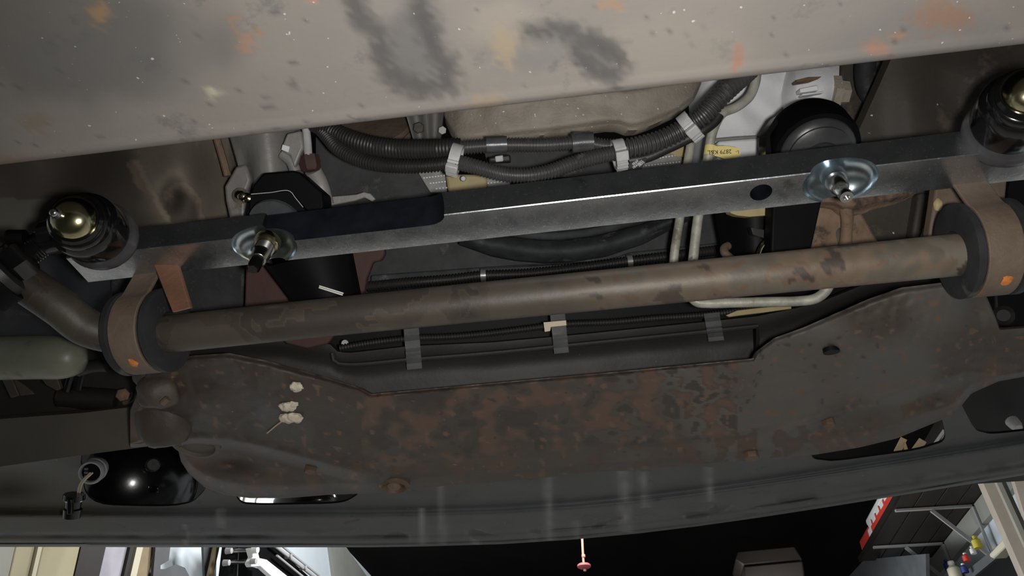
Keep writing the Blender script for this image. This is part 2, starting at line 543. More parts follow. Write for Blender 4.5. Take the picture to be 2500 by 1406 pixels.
# ------------------------------------------------------------------ the near crossmember across the top
def near_member():
    prof = []
    ny = 92
    for j in range(ny):
        prof.append((-0.06 + 0.345 * j / (ny - 1), 0.400 + 0.0015 * math.sin(j * 0.09)))
    for k in range(1, 9):
        a = math.pi / 2 * k / 8
        prof.append((0.285 + 0.0155 * math.sin(a), 0.4155 - 0.0155 * math.cos(a)))
    prof.append((0.3005, 0.470)); prof.append((-0.06, 0.470))
    nx = 430
    vs, fs, cols = [], [], []
    np_ = len(prof)
    arcs = [([(858, -10), (880, 40), (925, 85), (930, 135), (955, 185), (1000, 205), (1045, 218), (1090, 205), (1100, 180), (1062, 110), (1030, 30), (1022, -20)], 17),
            ([(1290, 78), (1370, 72), (1450, 95), (1500, 125), (1522, 165), (1500, 183), (1450, 178), (1418, 140), (1410, 100)], 14)]
    fills = [(1010, 110, 75, 110, (88, 87, 87), 0.65), (1465, 135, 50, 42, (80, 79, 79), 0.75), (160, 80, 330, 170, (84, 83, 81), 0.6),
             (330, 130, 230, 120, (92, 91, 89), 0.45), (1300, 110, 120, 60, (104, 103, 101), 0.5), (2250, 130, 260, 110, (102, 101, 100), 0.4),
             (1230, 60, 90, 60, (150, 142, 128), 0.35), (1650, 120, 200, 90, (140, 133, 122), 0.4), (700, 230, 300, 70, (120, 115, 110), 0.4)]
    rusts = [(246, 30, 30, 34, (150, 118, 82)), (602, 104, 30, 26, (150, 112, 92)), (575, 52, 14, 22, (146, 110, 84)), (630, 78, 16, 14, (146, 110, 84)),
             (1797, 145, 17, 44, (150, 108, 90)), (2300, 40, 85, 50, (134, 102, 82)), (2140, 118, 40, 26, (150, 110, 88)), (2200, 85, 30, 16, (150, 112, 86)),
             (30, 405, 110, 28, (128, 104, 82)), (760, 0, 22, 10, (176, 120, 92)), (1190, 250, 60, 30, (140, 124, 104)), (1490, 10, 40, 20, (144, 116, 92)),
             (1230, 120, 40, 60, (146, 130, 108)), (520, 228, 20, 18, (176, 170, 150)), (90, 300, 50, 30, (120, 108, 92))]
    for i in range(nx):
        x = -0.80 + 1.45 * i / (nx - 1)
        for j, (y, z) in enumerate(prof):
            p = CAM + V((x, y + 0.0155 * (x + 0.047) * (1 if y > 0.2 else 0.5), z))
            vs.append(p)
            c, a = (0.2, 0.2, 0.2), 0.0
            if y > 0.1:
                px, py = proj(p)
                n1 = nz(px, py, 0.03, 1.0); n2 = nz(px, py, 0.09, 4.0); n3 = nz(px, py, 0.008, 9.0)
                px += n1 * 12; py += n1 * 10
                def over(cc, aa):
                    nonlocal c, a
                    aa = max(0, min(1, aa))
                    if aa <= 0: return
                    q = col(cc)
                    na = aa + a * (1 - aa)
                    c = tuple((q[k] * aa + c[k] * a * (1 - aa)) / na for k in range(3)); a = na
                for cx, cy, rx, ry, cc, am in fills:
                    over(cc, am * sm(1.35, 0.6, math.hypot((px - cx) / rx, (py - cy) / ry) + 0.35 * n3))
                for arc, wd in arcs:
                    d = min(segd(px, py, q1, q2) for q1, q2 in zip(arc, arc[1:]))
                    n6 = nz(px, py, 0.16, 40.0); over((70, 69, 69), 0.8 * sm(2.2, 0.2, d / (wd * 1.25) + 0.9 * n2 + 0.5 * n6 + 0.3 * n1))
                for cx, cy, rx, ry, cc in rusts:
                    over(cc, 0.75 * sm(1.2, 0.3, math.hypot((px - cx) / rx, (py - cy) / ry) + 0.7 * n2 + 0.4 * n1))
                over((84, 82, 80), 0.7 * sm(0.45, 0.6, nz(px * 0.4, py + 0.12 * px, 0.075, 21.0) + 0.25 * n3 - 0.10 * (1 if py < 150 else 0)))
            cols.append((c[0], c[1], c[2], a))
    for i in range(nx - 1):
        for j in range(np_):
            j2 = (j + 1) % np_
            fs.append((i * np_ + j, i * np_ + j2, (i + 1) * np_ + j2, (i + 1) * np_ + j))
    fs.append(tuple(range(np_))); fs.append(tuple((nx - 1) * np_ + j for j in range(np_)))
    mesh('crossmember', (vs, fs), 'plate_grey', None,
         'broad dusty grey steel crossmember filling the top of the view, with scuffs and rust spots', 'crossmember', cols=cols)
near_member()

# ------------------------------------------------------------------ front crossmember, brown and rusty
TOPF = [(318, 1000), (345, 935), (360, 905), (410, 882), (470, 868), (560, 862), (650, 880), (740, 905), (800, 922), (875, 945), (905, 962), (1200, 935), (1500, 908),
        (1840, 875), (1850, 855), (1890, 825), (1960, 800), (2040, 765), (2120, 730), (2200, 702), (2300, 690), (2400, 705), (2425, 760), (2440, 800), (2580, 790)]
BOTF = [(318, 1092), (430, 1078), (441, 1125), (460, 1155), (500, 1190), (550, 1208), (610, 1216), (700, 1216), (800, 1208), (908, 1204), (1073, 1187), (1195, 1178), (1332, 1165), (1411, 1154),
        (1555, 1147), (1700, 1134), (1850, 1120), (1990, 1110), (2100, 1092), (2190, 1070), (2330, 1012), (2372, 960), (2440, 930), (2580, 905)]
RIDGE_L = [(318, 1092), (400, 1082), (470, 1072), (560, 1074), (640, 1092), (720, 1112), (800, 1136), (880, 1155)]
RIDGE_R = [(1885, 1068), (1960, 1040), (2050, 1008), (2150, 975), (2250, 945), (2350, 915)]
def front_z(px, py, v):
    z = 0.400
    z += 0.006 * (1 - sm(0, 0.06, v)) ** 2 + 0.02 * sm(0.90, 1.0, v)
    z -= 0.016 * g(px, py, 640, 960, 230, 80) + 0.018 * g(px, py, 2200, 830, 240, 100)
    z += 0.012 * g(px, py, 600, 1010, 40, 70) + 0.006 * g(px, py, 470, 930, 80, 40)
    if px < 960:
        d = py - interp(RIDGE_L, px)
        k = 1 - sm(800, 950, px)
        z += (0.022 * sm(-4, 26, d) - 0.003 * math.exp(-((d + 4) / 10) ** 2)) * k
    if px > 1850:
        d = py - interp(RIDGE_R, px)
        k = sm(1850, 1950, px) * (1 - sm(2350, 2450, px))
        z += (0.018 * sm(-4, 26, d) - 0.003 * math.exp(-((d + 4) / 10) ** 2)) * k
    z += 0.010 * sm(0.70, 0.80, v) * sm(900, 1000, px) * (1 - sm(1850, 1950, px))
    z += 0.010 * g(px, py, 560, 1130, 70, 18) + 0.012 * g(px, py, 2280, 975, 55, 22) + 0.006 * g(px, py, 2390, 760, 40, 50)
    z += 0.0025 * nz(px, py, 0.012, 3.0) + 0.001 * nz(px, py, 0.05, 6.0)
    return z
fg, fuv = shell(TOPF, BOTF, 420, 100, lambda px, py, u, v: pt(px, py, ('z', front_z(px, py, v))), V((0, 0.016, 0.008)))
fx = thing('front_crossmember', 'wide rusty brown pressed steel crossmember with two bulging lobes', 'crossmember', pt(1250, 1050, ('z', 0.42)))
def v_in(px, py): return py > interp(TOPF, px) + 25
fcol = []
for px, py in fuv:
    n1, n2, n3 = nz(px, py, 0.02, 3), nz(px, py, 0.006, 8), nz(px, py, 0.06, 5)
    a, c = 0.0, (0, 0, 0)
    gr = 0.75 * sm(1300, 1750, px) * sm(-0.25, 0.25, n2 + 0.25 - abs(px - 1800) / 1400)
    if gr > 0: a, c = gr, (86, 83, 79)
    if px < 1100: a, c = 0.6 * sm(1100, 900, px) * (0.7 + 0.6 * n2), (55, 46, 40)
    if px < 1000 and nz(px, py, 0.01, 12) > 0.15: a, c = 0.45, (68, 66, 63)
    if py > interp(BOTF, px) - 75 and n1 > 0.0: a, c = 0.6 * sm(0, .25, n1), (84, 57, 42)
    n4 = nz(px, py, 0.018, 31); n5 = nz(px * 0.7, py, 0.045, 17)
    if 880 < px < 1800 and py < interp(BOTF, px) - 60:
        t_ = sm(-0.05, 0.35, n4 + 0.6 * n5)
        if t_ > 0.05: a, c = 0.65 * t_, (98, 72, 58)
        if n4 + 0.5 * n5 < -0.28: a, c = 0.6, (48, 43, 39)
    if n3 + 0.5 * n5 + 0.3 * n1 > 0.52 and v_in(px, py): a, c = 0.6, (112, 84, 66)
    if n3 + 0.5 * n2 < -0.5: a, c = 0.5, (50, 44, 39)
    q = col(c); fcol.append((q[0], q[1], q[2], a))
mesh('pressed_body', fg, 'rust_dark', fx, angle=60, cols=fcol)
def bolt_on_front(px, py, r, name='bolt_head'):
    z = front_z(px, py, 0.8) + 0.004
    mesh(name, hexhead(pt(px, py, ('z', z)), V((0, 0, -1)), r, 0.009), 'rust_flange', fx)
for q in [(760, 1137, 0.008), (1832, 1103, 0.009), (2020, 1022, 0.007)]:
    bolt_on_front(*q)
p = pt(962, 1184, ('z', front_z(962, 1184, 0.86)))
mesh('slotted_boss', lathe(p + V((0, 0, 0.006)), V((0, 0, -1)), [(0, 0), (0.020, 0), (0.020, 0.006), (0.016, 0.010), (0.013, 0.006), (0.012, 0.003), (0, 0.003)], 28), 'rust_flange', fx)
mesh('bolt_head', lathe(p + V((0, 0, 0.004)), V((0, 0, -1)), [(0, 0), (0.009, 0), (0.009, 0.006), (0.006, 0.009), (0, 0.010)], 18), 'strap_rust', fx, label='worn round bolt head in the oval boss')
# hollow ribs pressed in the lobes
p = pt(478, 1082, ('z', 0.416))
mesh('plug', lathe(p + V((0, 0, 0.004)), V((0, -0.1, -1)), [(0, 0), (0.029, 0), (0.029, 0.006), (0.024, 0.008), (0.022, 0.004), (0, 0.006)], 32), 'beam_brown', fx)
mesh('hole_shade_disc', lathe(pt(2028, 850, ('z', front_z(2028, 850, .5) + .001)), V((0, 0.25, -1)), [(0, 0), (0.0072, 0), (0.0072, 0.0042), (0, 0.0042)], 24), 'deep_black', fx)  # black disc stands in for the darkness inside a hole
# beads of dirt on the left lobe
def clod(px, py, r, label, seed):
    bm = bmesh.new()
    bmesh.ops.create_icosphere(bm, subdivisions=3, radius=1)
    c = pt(px, py, ('z', front_z(px, py, 0.5) - r * 0.25))
    vs = []
    for v in bm.verts:
        n = v.co.normalized()
        k = 1 + 0.32 * mnoise.noise(n * 1.7 + V((seed, 0, 0))) + 0.12 * mnoise.noise(n * 4.5 + V((0, seed, 0)))
        vs.append(c + V((n.x * k * r, n.y * k * r, n.z * k * r * 0.6)))
    fs = [tuple(v.index for v in f.verts) for f in bm.faces]
    bm.free()
    mesh('dirt_clod', (vs, fs), 'clod', None, label, 'dirt clod', 'pale dirt clods on the front crossmember', angle=25)
clod(723, 944, 0.0066, 'small round pale dirt clod alone above the other clods', 1.1)
clod(702, 992, 0.0078, 'pale dirt clod in the middle, beside a thin upright flake', 5.2)
clod(717, 986, 0.0048, 'thin upright pale flake of dirt beside the middle clod', 8.3)
clod(703, 1020, 0.0082, 'pale dirt clod at bottom left, by the end of the straw', 3.7)
clod(720, 1018, 0.0086, 'pale dirt clod at bottom right of the little heap', 6.1)
mesh('straw', tube([pt(x_, y_, ('z', front_z(x_, y_, .5) - .0015)) for x_, y_ in ((652, 1057), (664, 1047), (676, 1037), (692, 1026))], 0.0008, 8, 6), 'straw', None,
     'thin pale dry straw stuck to the rusty crossmember', 'straw')
# lumpy weld and bracket at the left end
def lump(name, px, py, s, rx, ry, rz, m, parent, seed=0.0, amp=0.2, **k):
    bm = bmesh.new()
    bmesh.ops.create_icosphere(bm, subdivisions=3, radius=1)
    c = pt(px, py, s)
    vs = []
    for v in bm.verts:
        n = v.co.normalized()
        q = 1 + amp * mnoise.noise(n * 1.5 + V((seed, 1, 2)))
        vs.append(c + RT * (n.x * rx * q) + UP * (n.y * ry * q) + FW * (n.z * rz * q))
    fs = [tuple(v.index for v in f.verts) for f in bm.faces]
    bm.free()
    return mesh(name, (vs, fs), m, parent, angle=50, **k)
lump('weld_bead', 388, 955, 0.745, 0.022, 0.019, 0.016, 'rust_plain', fx, 2.0)
lump('end_knuckle', 400, 1020, 0.80, 0.030, 0.034, 0.022, 'rust_plain', fx, 4.0)
mesh('stud', tube([pt(396, 985, 0.722), pt(410, 972, 0.722)], 0.0032, 4, 8), 'strap_rust', fx)
lump('mount_lug', 375, 905, 0.76, 0.020, 0.022, 0.02, 'frame_dark', fx, 7.0)

# ------------------------------------------------------------------ unseen panels added to keep garage lamps out of the engine bay
eb = thing('light_block_panels', 'unseen black panels added over the engine bay to block the garage lamps', 'light blocker', CAM + V((0, 0.3, 1.05)))
mesh('top_blocker', box(CAM + V((-0.05, 0.2, 1.06)), 2.1, 2.2, 0.03), 'deep_black', eb)
mesh('front_blocker', box(CAM + V((-0.05, 1.26, 0.88)), 2.1, 0.03, 0.34), 'deep_black', eb)
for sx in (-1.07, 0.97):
    mesh('side_blocker', box(CAM + V((sx, 0.2, 0.86)), 0.02, 2.1, 0.38), 'deep_black', eb)

# ------------------------------------------------------------------ left and right frame pieces around it
mesh('frame_beam', prism([(-120, 1036), (0, 1023), (200, 1008), (335, 992), (352, 1040), (345, 1092), (200, 1111), (0, 1139), (-120, 1158)], 0.90, 0.03), 'beam_brown', None,
     'flat brown-grey frame beam running out at the lower left', 'frame beam')

# ------------------------------------------------------------------ bumper valance in black plastic
BOTV = [(-160, 1332), (0, 1335), (200, 1335), (400, 1336), (700, 1336), (900, 1336), (1030, 1334), (1230, 1328), (1400, 1317), (1560, 1302), (1700, 1285), (1850, 1264), (2000, 1241), (2250, 1201), (2500, 1160), (2600, 1144)]
TOPV = [(-160, 1112), (0, 1090), (440, 1060), (600, 1120), (900, 1140), (1250, 1110), (1560, 1100), (1900, 1070), (2200, 1020), (2330, 950), (2420, 900), (2600, 860)]
def val_z(px, py, v):
    d = interp(BOTV, px) - py
    z = 0.458 - 0.010 * sm(95, 72, d) + 0.004 * math.exp(-((d - 28) / 5.0) ** 2) * (0.4 + 0.6 * sm(-0.1, 0.2, nz(px, 3, 0.006, 2)))
    z += 0.003 * math.exp(-((d - 9) / 3.0) ** 2)
    z += 0.010 * sm(6, 0, d)
    if px < 320: z += 0.02 * g(px, py, 20, 1170, 95, 40)
    z += 0.003 * nz(px, py, 0.004, 5.0)
    return z
vg, vuv = shell(TOPV, BOTV, 240, 80, lambda px, py, u, v: pt(px, py, ('z', val_z(px, py, v))), V((0, 0, 0.003)))
vcols = []
for px, py in vuv:
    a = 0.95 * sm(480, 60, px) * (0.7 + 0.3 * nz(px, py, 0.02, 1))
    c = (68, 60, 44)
    st = 0
    for sx, top, bt, wd in [(1030, 1240, 1330, 7), (1075, 1180, 1330, 7), (1300, 1300, 1330, 5), (1336, 1165, 1320, 9), (1522, 1150, 1300, 14), (1570, 1150, 1240, 10), (1730, 1140, 1225, 9),
                            (1160, 1290, 1330, 8), (1405, 1270, 1320, 6), (452, 1280, 1330, 7), (538, 1240, 1290, 10)]:
        if top < py < bt:
            sl = sx + (py - top) * 0.05
            st = max(st, 0.55 * math.exp(-((px - sl) / wd) ** 2) * (0.6 + 0.6 * nz(px, py, 0.05, 8)))
    if st > a: a, c = st, (150, 150, 148)
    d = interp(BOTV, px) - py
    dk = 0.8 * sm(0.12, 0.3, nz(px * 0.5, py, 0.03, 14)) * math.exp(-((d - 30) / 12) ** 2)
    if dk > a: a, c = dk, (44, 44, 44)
    q = col(c); vcols.append((q[0], q[1], q[2], max(0, min(1, a))))
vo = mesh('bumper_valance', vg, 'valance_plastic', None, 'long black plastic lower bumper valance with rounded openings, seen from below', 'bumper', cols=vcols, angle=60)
def hole(poly):
    f = [pt(x, y, ('z', 0.450)) for x, y in poly]
    f2 = [pt(x, y, ('z', 0.450)) for x, y in poly]
    lo = [p + V((0, 0, -0.06)) for p in f2]
    cut(vo, prism3(lo, V((0, 0, 0.13))), 'deep_black')
def rounded(poly, n=5, r=0.35):
    out = []
    m_ = len(poly)
    for i in range(m_):
        a, b, c = V((*poly[i - 1], 0)), V((*poly[i], 0)), V((*poly[(i + 1) % m_], 0))
        p0, p1 = b.lerp(a, r), b.lerp(c, r)
        for k in range(n):
            t = k / (n - 1)
            q = p0 * (1 - t) ** 2 + b * 2 * t * (1 - t) + p1 * t * t
            out.append((q.x, q.y))
    return out
hole(rounded([(186, 1092), (440, 1066), (512, 1150), (500, 1205), (468, 1238), (415, 1247), (203, 1245)], 6, 0.33))
hole(rounded([(552, 1170), (860, 1160), (880, 1215), (835, 1241), (640, 1247), (580, 1243)], 5, 0.3))
hole(rounded([(1976, 1080), (2300, 1010), (2316, 1088), (2240, 1112), (2040, 1139), (1985, 1132)], 5, 0.25))
hole(rounded([(2345, 985), (2430, 950), (2590, 880), (2590, 1058), (2425, 1072), (2385, 1062)], 5, 0.25))

for d_ in vo.data.color_attributes['paint'].data:      # cut edges carry no dust
    if d_.color[0] > 0.9 and d_.color[3] > 0.9: d_.color = (0, 0, 0, 0)
# fog lamp and its plug in the left opening
fl = thing('fog_lamp', 'glossy black round fog lamp housing behind the left opening of the bumper', 'lamp', pt(330, 1185, ('z', 0.52)))
c0 = pt(345, 1178, ('z', 0.56))
ax = (ray(345, 1190) * -1 + RT * 0.2).normalized()
mesh('housing', lathe(c0, ax, [(0, -0.05), (0.08, -0.05), (0.095, -0.01), (0.09, 0.02), (0.075, 0.036), (0.045, 0.05), (0, 0.054)], 48), 'gloss_black', fl)
mesh('dark_sheet', prism([(150, 1020), (620, 1000), (560, 1200), (520, 1240), (150, 1262)], ('z', 0.63), 0.02), 'deep_black', fl)  # black sheet added so no bright wall shows behind the lamp
mesh('knob', lathe(c0 + ax * 0.05 + RT * 0.01 + UP * 0.03, ax, [(0, 0), (0.012, 0), (0.012, 0.010), (0.009, 0.013), (0, 0.013)], 20), 'loom_dark', fl)
mesh('lug', box(c0 + ax * 0.045 - UP * 0.012 + RT * 0.012, 0.016, 0.012, 0.03, RT, UP, ax), 'gloss_black', fl, bevel=0.003)
bp = thing('bulb_socket', 'grey ringed bulb socket with two wires above the black plug', 'bulb socket', pt(226, 1148, 1.02))
c1 = pt(232, 1146, 1.03)
ax = (ray(232, 1146) * -1 - RT * 0.35 - UP * 0.25).normalized()
mesh('ring', lathe(c1, ax, [(0, -0.012), (0.014, -0.012), (0.0165, 0.0), (0.0165, 0.005), (0.0145, 0.007), (0.0165, 0.010), (0.0165, 0.016), (0.0150, 0.020), (0.0130, 0.020), (0.0120, 0.014), (0, 0.014)], 32), 'lens_grey', bp)
for k in range(3):
    mesh('prong', box(c1 + ax * 0.016 - RT * 0.006 + UP * (0.005 * (k - 1)), 0.005, 0.003, 0.006, RT, UP, ax), 'fin_grey', bp)
mesh('core', lathe(c1, ax, [(0, 0.0142), (0.0119, 0.0142), (0.0119, 0.0150), (0, 0.0150)], 24), 'satin_black', bp)
for dx in (0, 5):
    mesh('wire', tube([c1 + ax * 0.018 + RT * (dx * 0.0006), pt(196 + dx, 1180, 1.0), pt(188 + dx, 1212, 0.99)], 0.0013, 8, 6), 'cream_tape', bp)
pg = thing('connector_plug', 'black wire connector plug hanging at the left end of the bumper opening', 'plug', pt(178, 1236, 0.99))
mesh('shell', lathe(pt(182, 1206, 0.985), (pt(175, 1266, 0.985) - pt(182, 1206, 0.985)), [(0, 0), (0.013, 0), (0.0135, 0.007), (0.010, 0.010), (0.0095, 0.018), (0.0115, 0.02), (0.011, 0.031), (0, 0.032)], 10), 'gloss_black', pg)
mesh('latch', box(pt(172, 1236, 0.972), 0.006, 0.020, 0.006, RT, UP, FW), 'gloss_black', pg, bevel=0.001)
# tow hook opening on the far right
tk = thing('tow_hook', 'black tow hook bracket deep in the right hand bumper opening', 'tow hook', pt(2450, 1010, ('z', 0.56)))
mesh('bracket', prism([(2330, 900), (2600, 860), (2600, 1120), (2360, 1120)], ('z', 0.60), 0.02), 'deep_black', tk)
mesh('bolt_tip', lathe(pt(2470, 1028, ('z', 0.585)), V((0, -0.5, -1)), [(0, 0), (0.010, 0), (0.009, 0.012), (0.006, 0.02), (0, 0.021)], 14), 'nylon', tk, label='pale bolt tip')

# ------------------------------------------------------------------ centre link: square zinc-plated bar
YB0, ZB0 = 0.4235, 0.440          # near edge of the bar, measured from the camera
def YZ(x, y, z): return CAM + V((x, y, z))
clk = thing('center_link', 'bright zinc plated square steel centre link bar with milled notch, crossing the middle', 'steering bar', YZ(-0.06, 0.44, 0.455))
BW, BH = 0.0345, 0.0282
xl, xr = -0.470, 0.340
def bar_geo():
    b = 0.0007
    prof = [(YB0 + b, ZB0), (YB0 + BW - b, ZB0), (YB0 + BW, ZB0 + b), (YB0 + BW, ZB0 + BH - b), (YB0 + BW - b, ZB0 + BH), (YB0 + b, ZB0 + BH), (YB0, ZB0 + BH - b), (YB0, ZB0 + b)]
    n = len(prof)
    vs = [YZ(x, y, z) for x in (xl, xr) for y, z in prof]
    fs = [tuple(range(n)), tuple(range(2 * n - 1, n - 1, -1))]
    for i in range(n):
        j = (i + 1) % n
        fs.append((i, j, n + j, n + i))
    return vs, fs
bar = mesh('bar', bar_geo(), 'zinc', clk)
# milled notch in the near face, rounded at its right end
xn0, xn1 = pt(628, 590, ('y', YB0)).x, pt(1086, 500, ('y', YB0)).x
def notch_plan(depth, grow=0.0):
    r = 0.010
    pl = [(xn0, YB0 - 0.02), (xn0, YB0 + depth)]
    for k in range(9):
        a = math.pi / 2 * k / 8
        pl.append((xn1 - r * 1.6 + r * 1.6 * math.sin(a), YB0 + depth - r * (1 - math.cos(a))))
    pl.append((xn1, YB0 - 0.02))
    return pl
lo = [YZ(x, y, ZB0 - 0.004) for x, y in notch_plan(0.0112)]
hi = [YZ(x, y, ZB0 + BH + 0.004) for x, y in notch_plan(0.0025)]
n = len(lo)
cut(bar, (lo + hi, [tuple(range(n)), tuple(range(2 * n - 1, n - 1, -1))] + [(i, i + n, (i + 1) % n + n, (i + 1) % n) for i in range(n)]), 'zinc_milled')
SD = V((0, -0.24, -0.97)).normalized()      # the studs lean a little towards the rear
def ellipsoid(c, rx, ry, rz, seg=40, rings=20):
    vs, fs = lathe(c, V((0, 0, 1)), [(0, -rz)] + [(math.sin(math.pi * k / rings), -rz * math.cos(math.pi * k / rings)) for k in range(1, rings)] + [(0, rz)], seg)
    vs = [V((c.x + (v.x - c.x) * rx, c.y + (v.y - c.y) * ry, v.z)) if abs((V((v.x, v.y, 0)) - V((c.x, c.y, 0))).length) > 1e-7 else v for v in vs]
    return vs, fs
sL = pt(648, 604, ('z', ZB0))
sR = pt(2050, 448, ('z', ZB0))
for s_ in (sL, sR):
    cut(bar, ellipsoid(V((s_.x, YB0 + 0.0125, CAM.z + ZB0 - 0.001)), 0.0290, 0.0238, 0.0168), 'chrome')
hx = pt(1858, 470, ('z', ZB0))
cut(bar, lathe(V((hx.x, hx.y, CAM.z + ZB0 - 0.01)), V((0, 0, 1)), [(0, 0), (0.0088, 0), (0.0088, 0.034), (0, 0.034)], 32), 'zinc_milled')
# studs with collars
st = mesh('collar', lathe(pt(655, 588, ('z', ZB0 + 0.010)), SD, [(0, 0), (0.0115, 0), (0.0115, 0.004), (0.0098, 0.0065), (0.0105, 0.008), (0.009, 0.010), (0, 0.010)], 28), 'gold_zinc', clk, label='yellow zinc collar in the left spot face')
def thread_prof(r, h0, h1, pitch=0.0013, d=0.0006):
    out, h, k = [], h0, 0
    while h < h1:
        out.append((r - (d if k % 2 else 0), h)); h += pitch / 2; k += 1
    return out
bL = pt(655, 588, ('z', ZB0 + 0.010))
mesh('threaded_stud', lathe(bL, SD, [(0, 0.004)] + thread_prof(0.0084, 0.008, 0.020) + [(0.0074, 0.022), (0.0072, 0.030), (0.0066, 0.0305), (0.0054, 0.0305), (0.005, 0.026), (0, 0.026)], 28), 'steel_bright', st)
mesh('stud_tip', lathe(bL, SD, [(0, 0.024), (0.0058, 0.024), (0.0058, 0.041), (0.0044, 0.044), (0, 0.044)], 6), 'gloss_black', st, label='black hexagon tip of the left stud')
bR = pt(2036, 434, ('z', ZB0 + 0.010))
st = mesh('collar', lathe(bR, SD, [(0, -0.004), (0.0098, -0.004), (0.0098, 0.003), (0.0088, 0.0055), (0, 0.0055)], 28), 'chrome', clk)
mesh('smooth_stud', lathe(bR, SD, [(0, 0.002), (0.0074, 0.002), (0.0068, 0.017), (0.0056, 0.0185), (0, 0.0185)], 28), 'steel_bright', st)
mesh('hex_tip', lathe(bR, SD, [(0, 0.016), (0.0048, 0.016), (0.0054, 0.019), (0.0054, 0.027), (0, 0.027)], 6), 'steel_bright', st)
mesh('end_ring', lathe(bR, SD, [(0, 0.026), (0.0054, 0.0265), (0.0056, 0.030), (0.0050, 0.0315), (0.0024, 0.0315), (0.0022, 0.029), (0, 0.029)], 24), 'steel_bright', st)

# ------------------------------------------------------------------ tie rod ends at both ends of the link
def tie_rod(A, B, label, outw):
    t = thing('tie_rod_end', label, 'tie rod end', A, 'tie rod ends at the two ends of the centre link')
    ax = (B - A).normalized()
    mesh('dust_boot', lathe(A, ax, [(0, -0.006), (0.026, -0.006), (0.0295, -0.002), (0.0300, 0.003), (0.0285, 0.008), (0.0270, 0.012), (0.0268, 0.016), (0, 0.016)], 48), 'boot_rubber', t)
    h = mesh('housing', lathe(A, ax, [(0, 0.010), (0.0262, 0.012), (0.0276, 0.018), (0.0276, 0.038), (0.0262, 0.043), (0.0235, 0.046), (0.0238, 0.049), (0.0222, 0.0525), (0.0205, 0.0535), (0.0208, 0.056), (0.0188, 0.0585), (0.0178, 0.0575), (0, 0.056)], 48), 'gloss_black', t)
    prof = [(0.0172, 0.056), (0.0172, 0.0585)]
    for k in range(1, 9):
        a = math.pi / 2 * k / 8
        prof.append((0.0168 * math.cos(a) if k < 8 else 0, 0.0585 + 0.0125 * math.sin(a)))
    dm = mesh('dome_cap', lathe(A, ax, prof, 40), 'gold_zinc', t, label='shiny yellow zinc domed cap')
    mesh('grease_nipple', lathe(A, (ax + outw * 0.1).normalized(), [(0, 0.069), (0.0044, 0.069), (0.0044, 0.0725), (0.0026, 0.0732), (0.0026, 0.075), (0.0034, 0.0758), (0.0030, 0.077), (0.0016, 0.078), (0, 0.078)], 12), 'steel_bright', dm)
    return t, ax
AL, BL = pt(250, 577, 0.638), pt(192, 541, 0.590)
tl, axl = tie_rod(AL, BL, 'black tie rod end with shiny domed cap at the left end of the bar', -RT)
AR, BR = pt(2452, 322, 0.572), pt(2502, 242, 0.528)
tr_, axr = tie_rod(AR, BR, 'black tie rod end with domed cap cut by the right edge', RT)
# arm, thread, jam nut of the left end, and its sleeve
mid = AL + axl * 0.030
p_arm = pt(118, 582, 0.612); p_thr = pt(82, 611, 0.607); p_nut = pt(58, 628, 0.603); p_slv = pt(20, 655, 0.598); p_end = pt(-110, 742, 0.585)
mesh('shank', sweep(resample([mid, mid.lerp(p_arm, 0.6), p_arm], 12), lambda i: [0.021, 0.0205, 0.020, 0.019, 0.018, 0.017, 0.0162, 0.0155, 0.015, 0.0148, 0.0146, 0.0145][i], 20), 'gloss_black', tl)
d_ = (p_slv - p_arm)
mesh('thread', lathe(p_arm - d_ * 0.05, d_, [(0, 0)] + thread_prof(0.0112, 0.001, d_.length * 0.9, 0.0022, 0.0008) + [(0, d_.length * 0.9)], 24), 'gloss_black', tl)
dn = (p_end - p_thr).normalized()
mesh('jam_nut', lathe(p_thr + dn * 0.005, dn, [(0, 0), (0.0145, 0), (0.0168, 0.0025), (0.0168, 0.0145), (0.0145, 0.017), (0, 0.017)], 6, rot=0.35), 'gloss_black', tl)
sv = thing('adjuster_sleeve', 'black adjuster sleeve with clamp running out at the left edge', 'sleeve', p_slv)
mesh('tube', lathe(p_slv + dn * 0.0, dn, [(0, 0), (0.016, 0), (0.0205, 0.002), (0.0215, 0.010), (0.0215, 0.10), (0, 0.10)], 28), 'loom_dark', sv)
mesh('clamp', lathe(p_slv - dn * 0.004 , dn, [(0.0222, 0.012), (0.0255, 0.012), (0.0255, 0.028), (0.0222, 0.028), (0.0222, 0.012)], 28), 'satin_black', sv)
mesh('clamp_bolt', tube([pt(20, 580, 0.60), pt(62, 580, 0.602)], 0.0065, 4, 10), 'satin_black', sv)

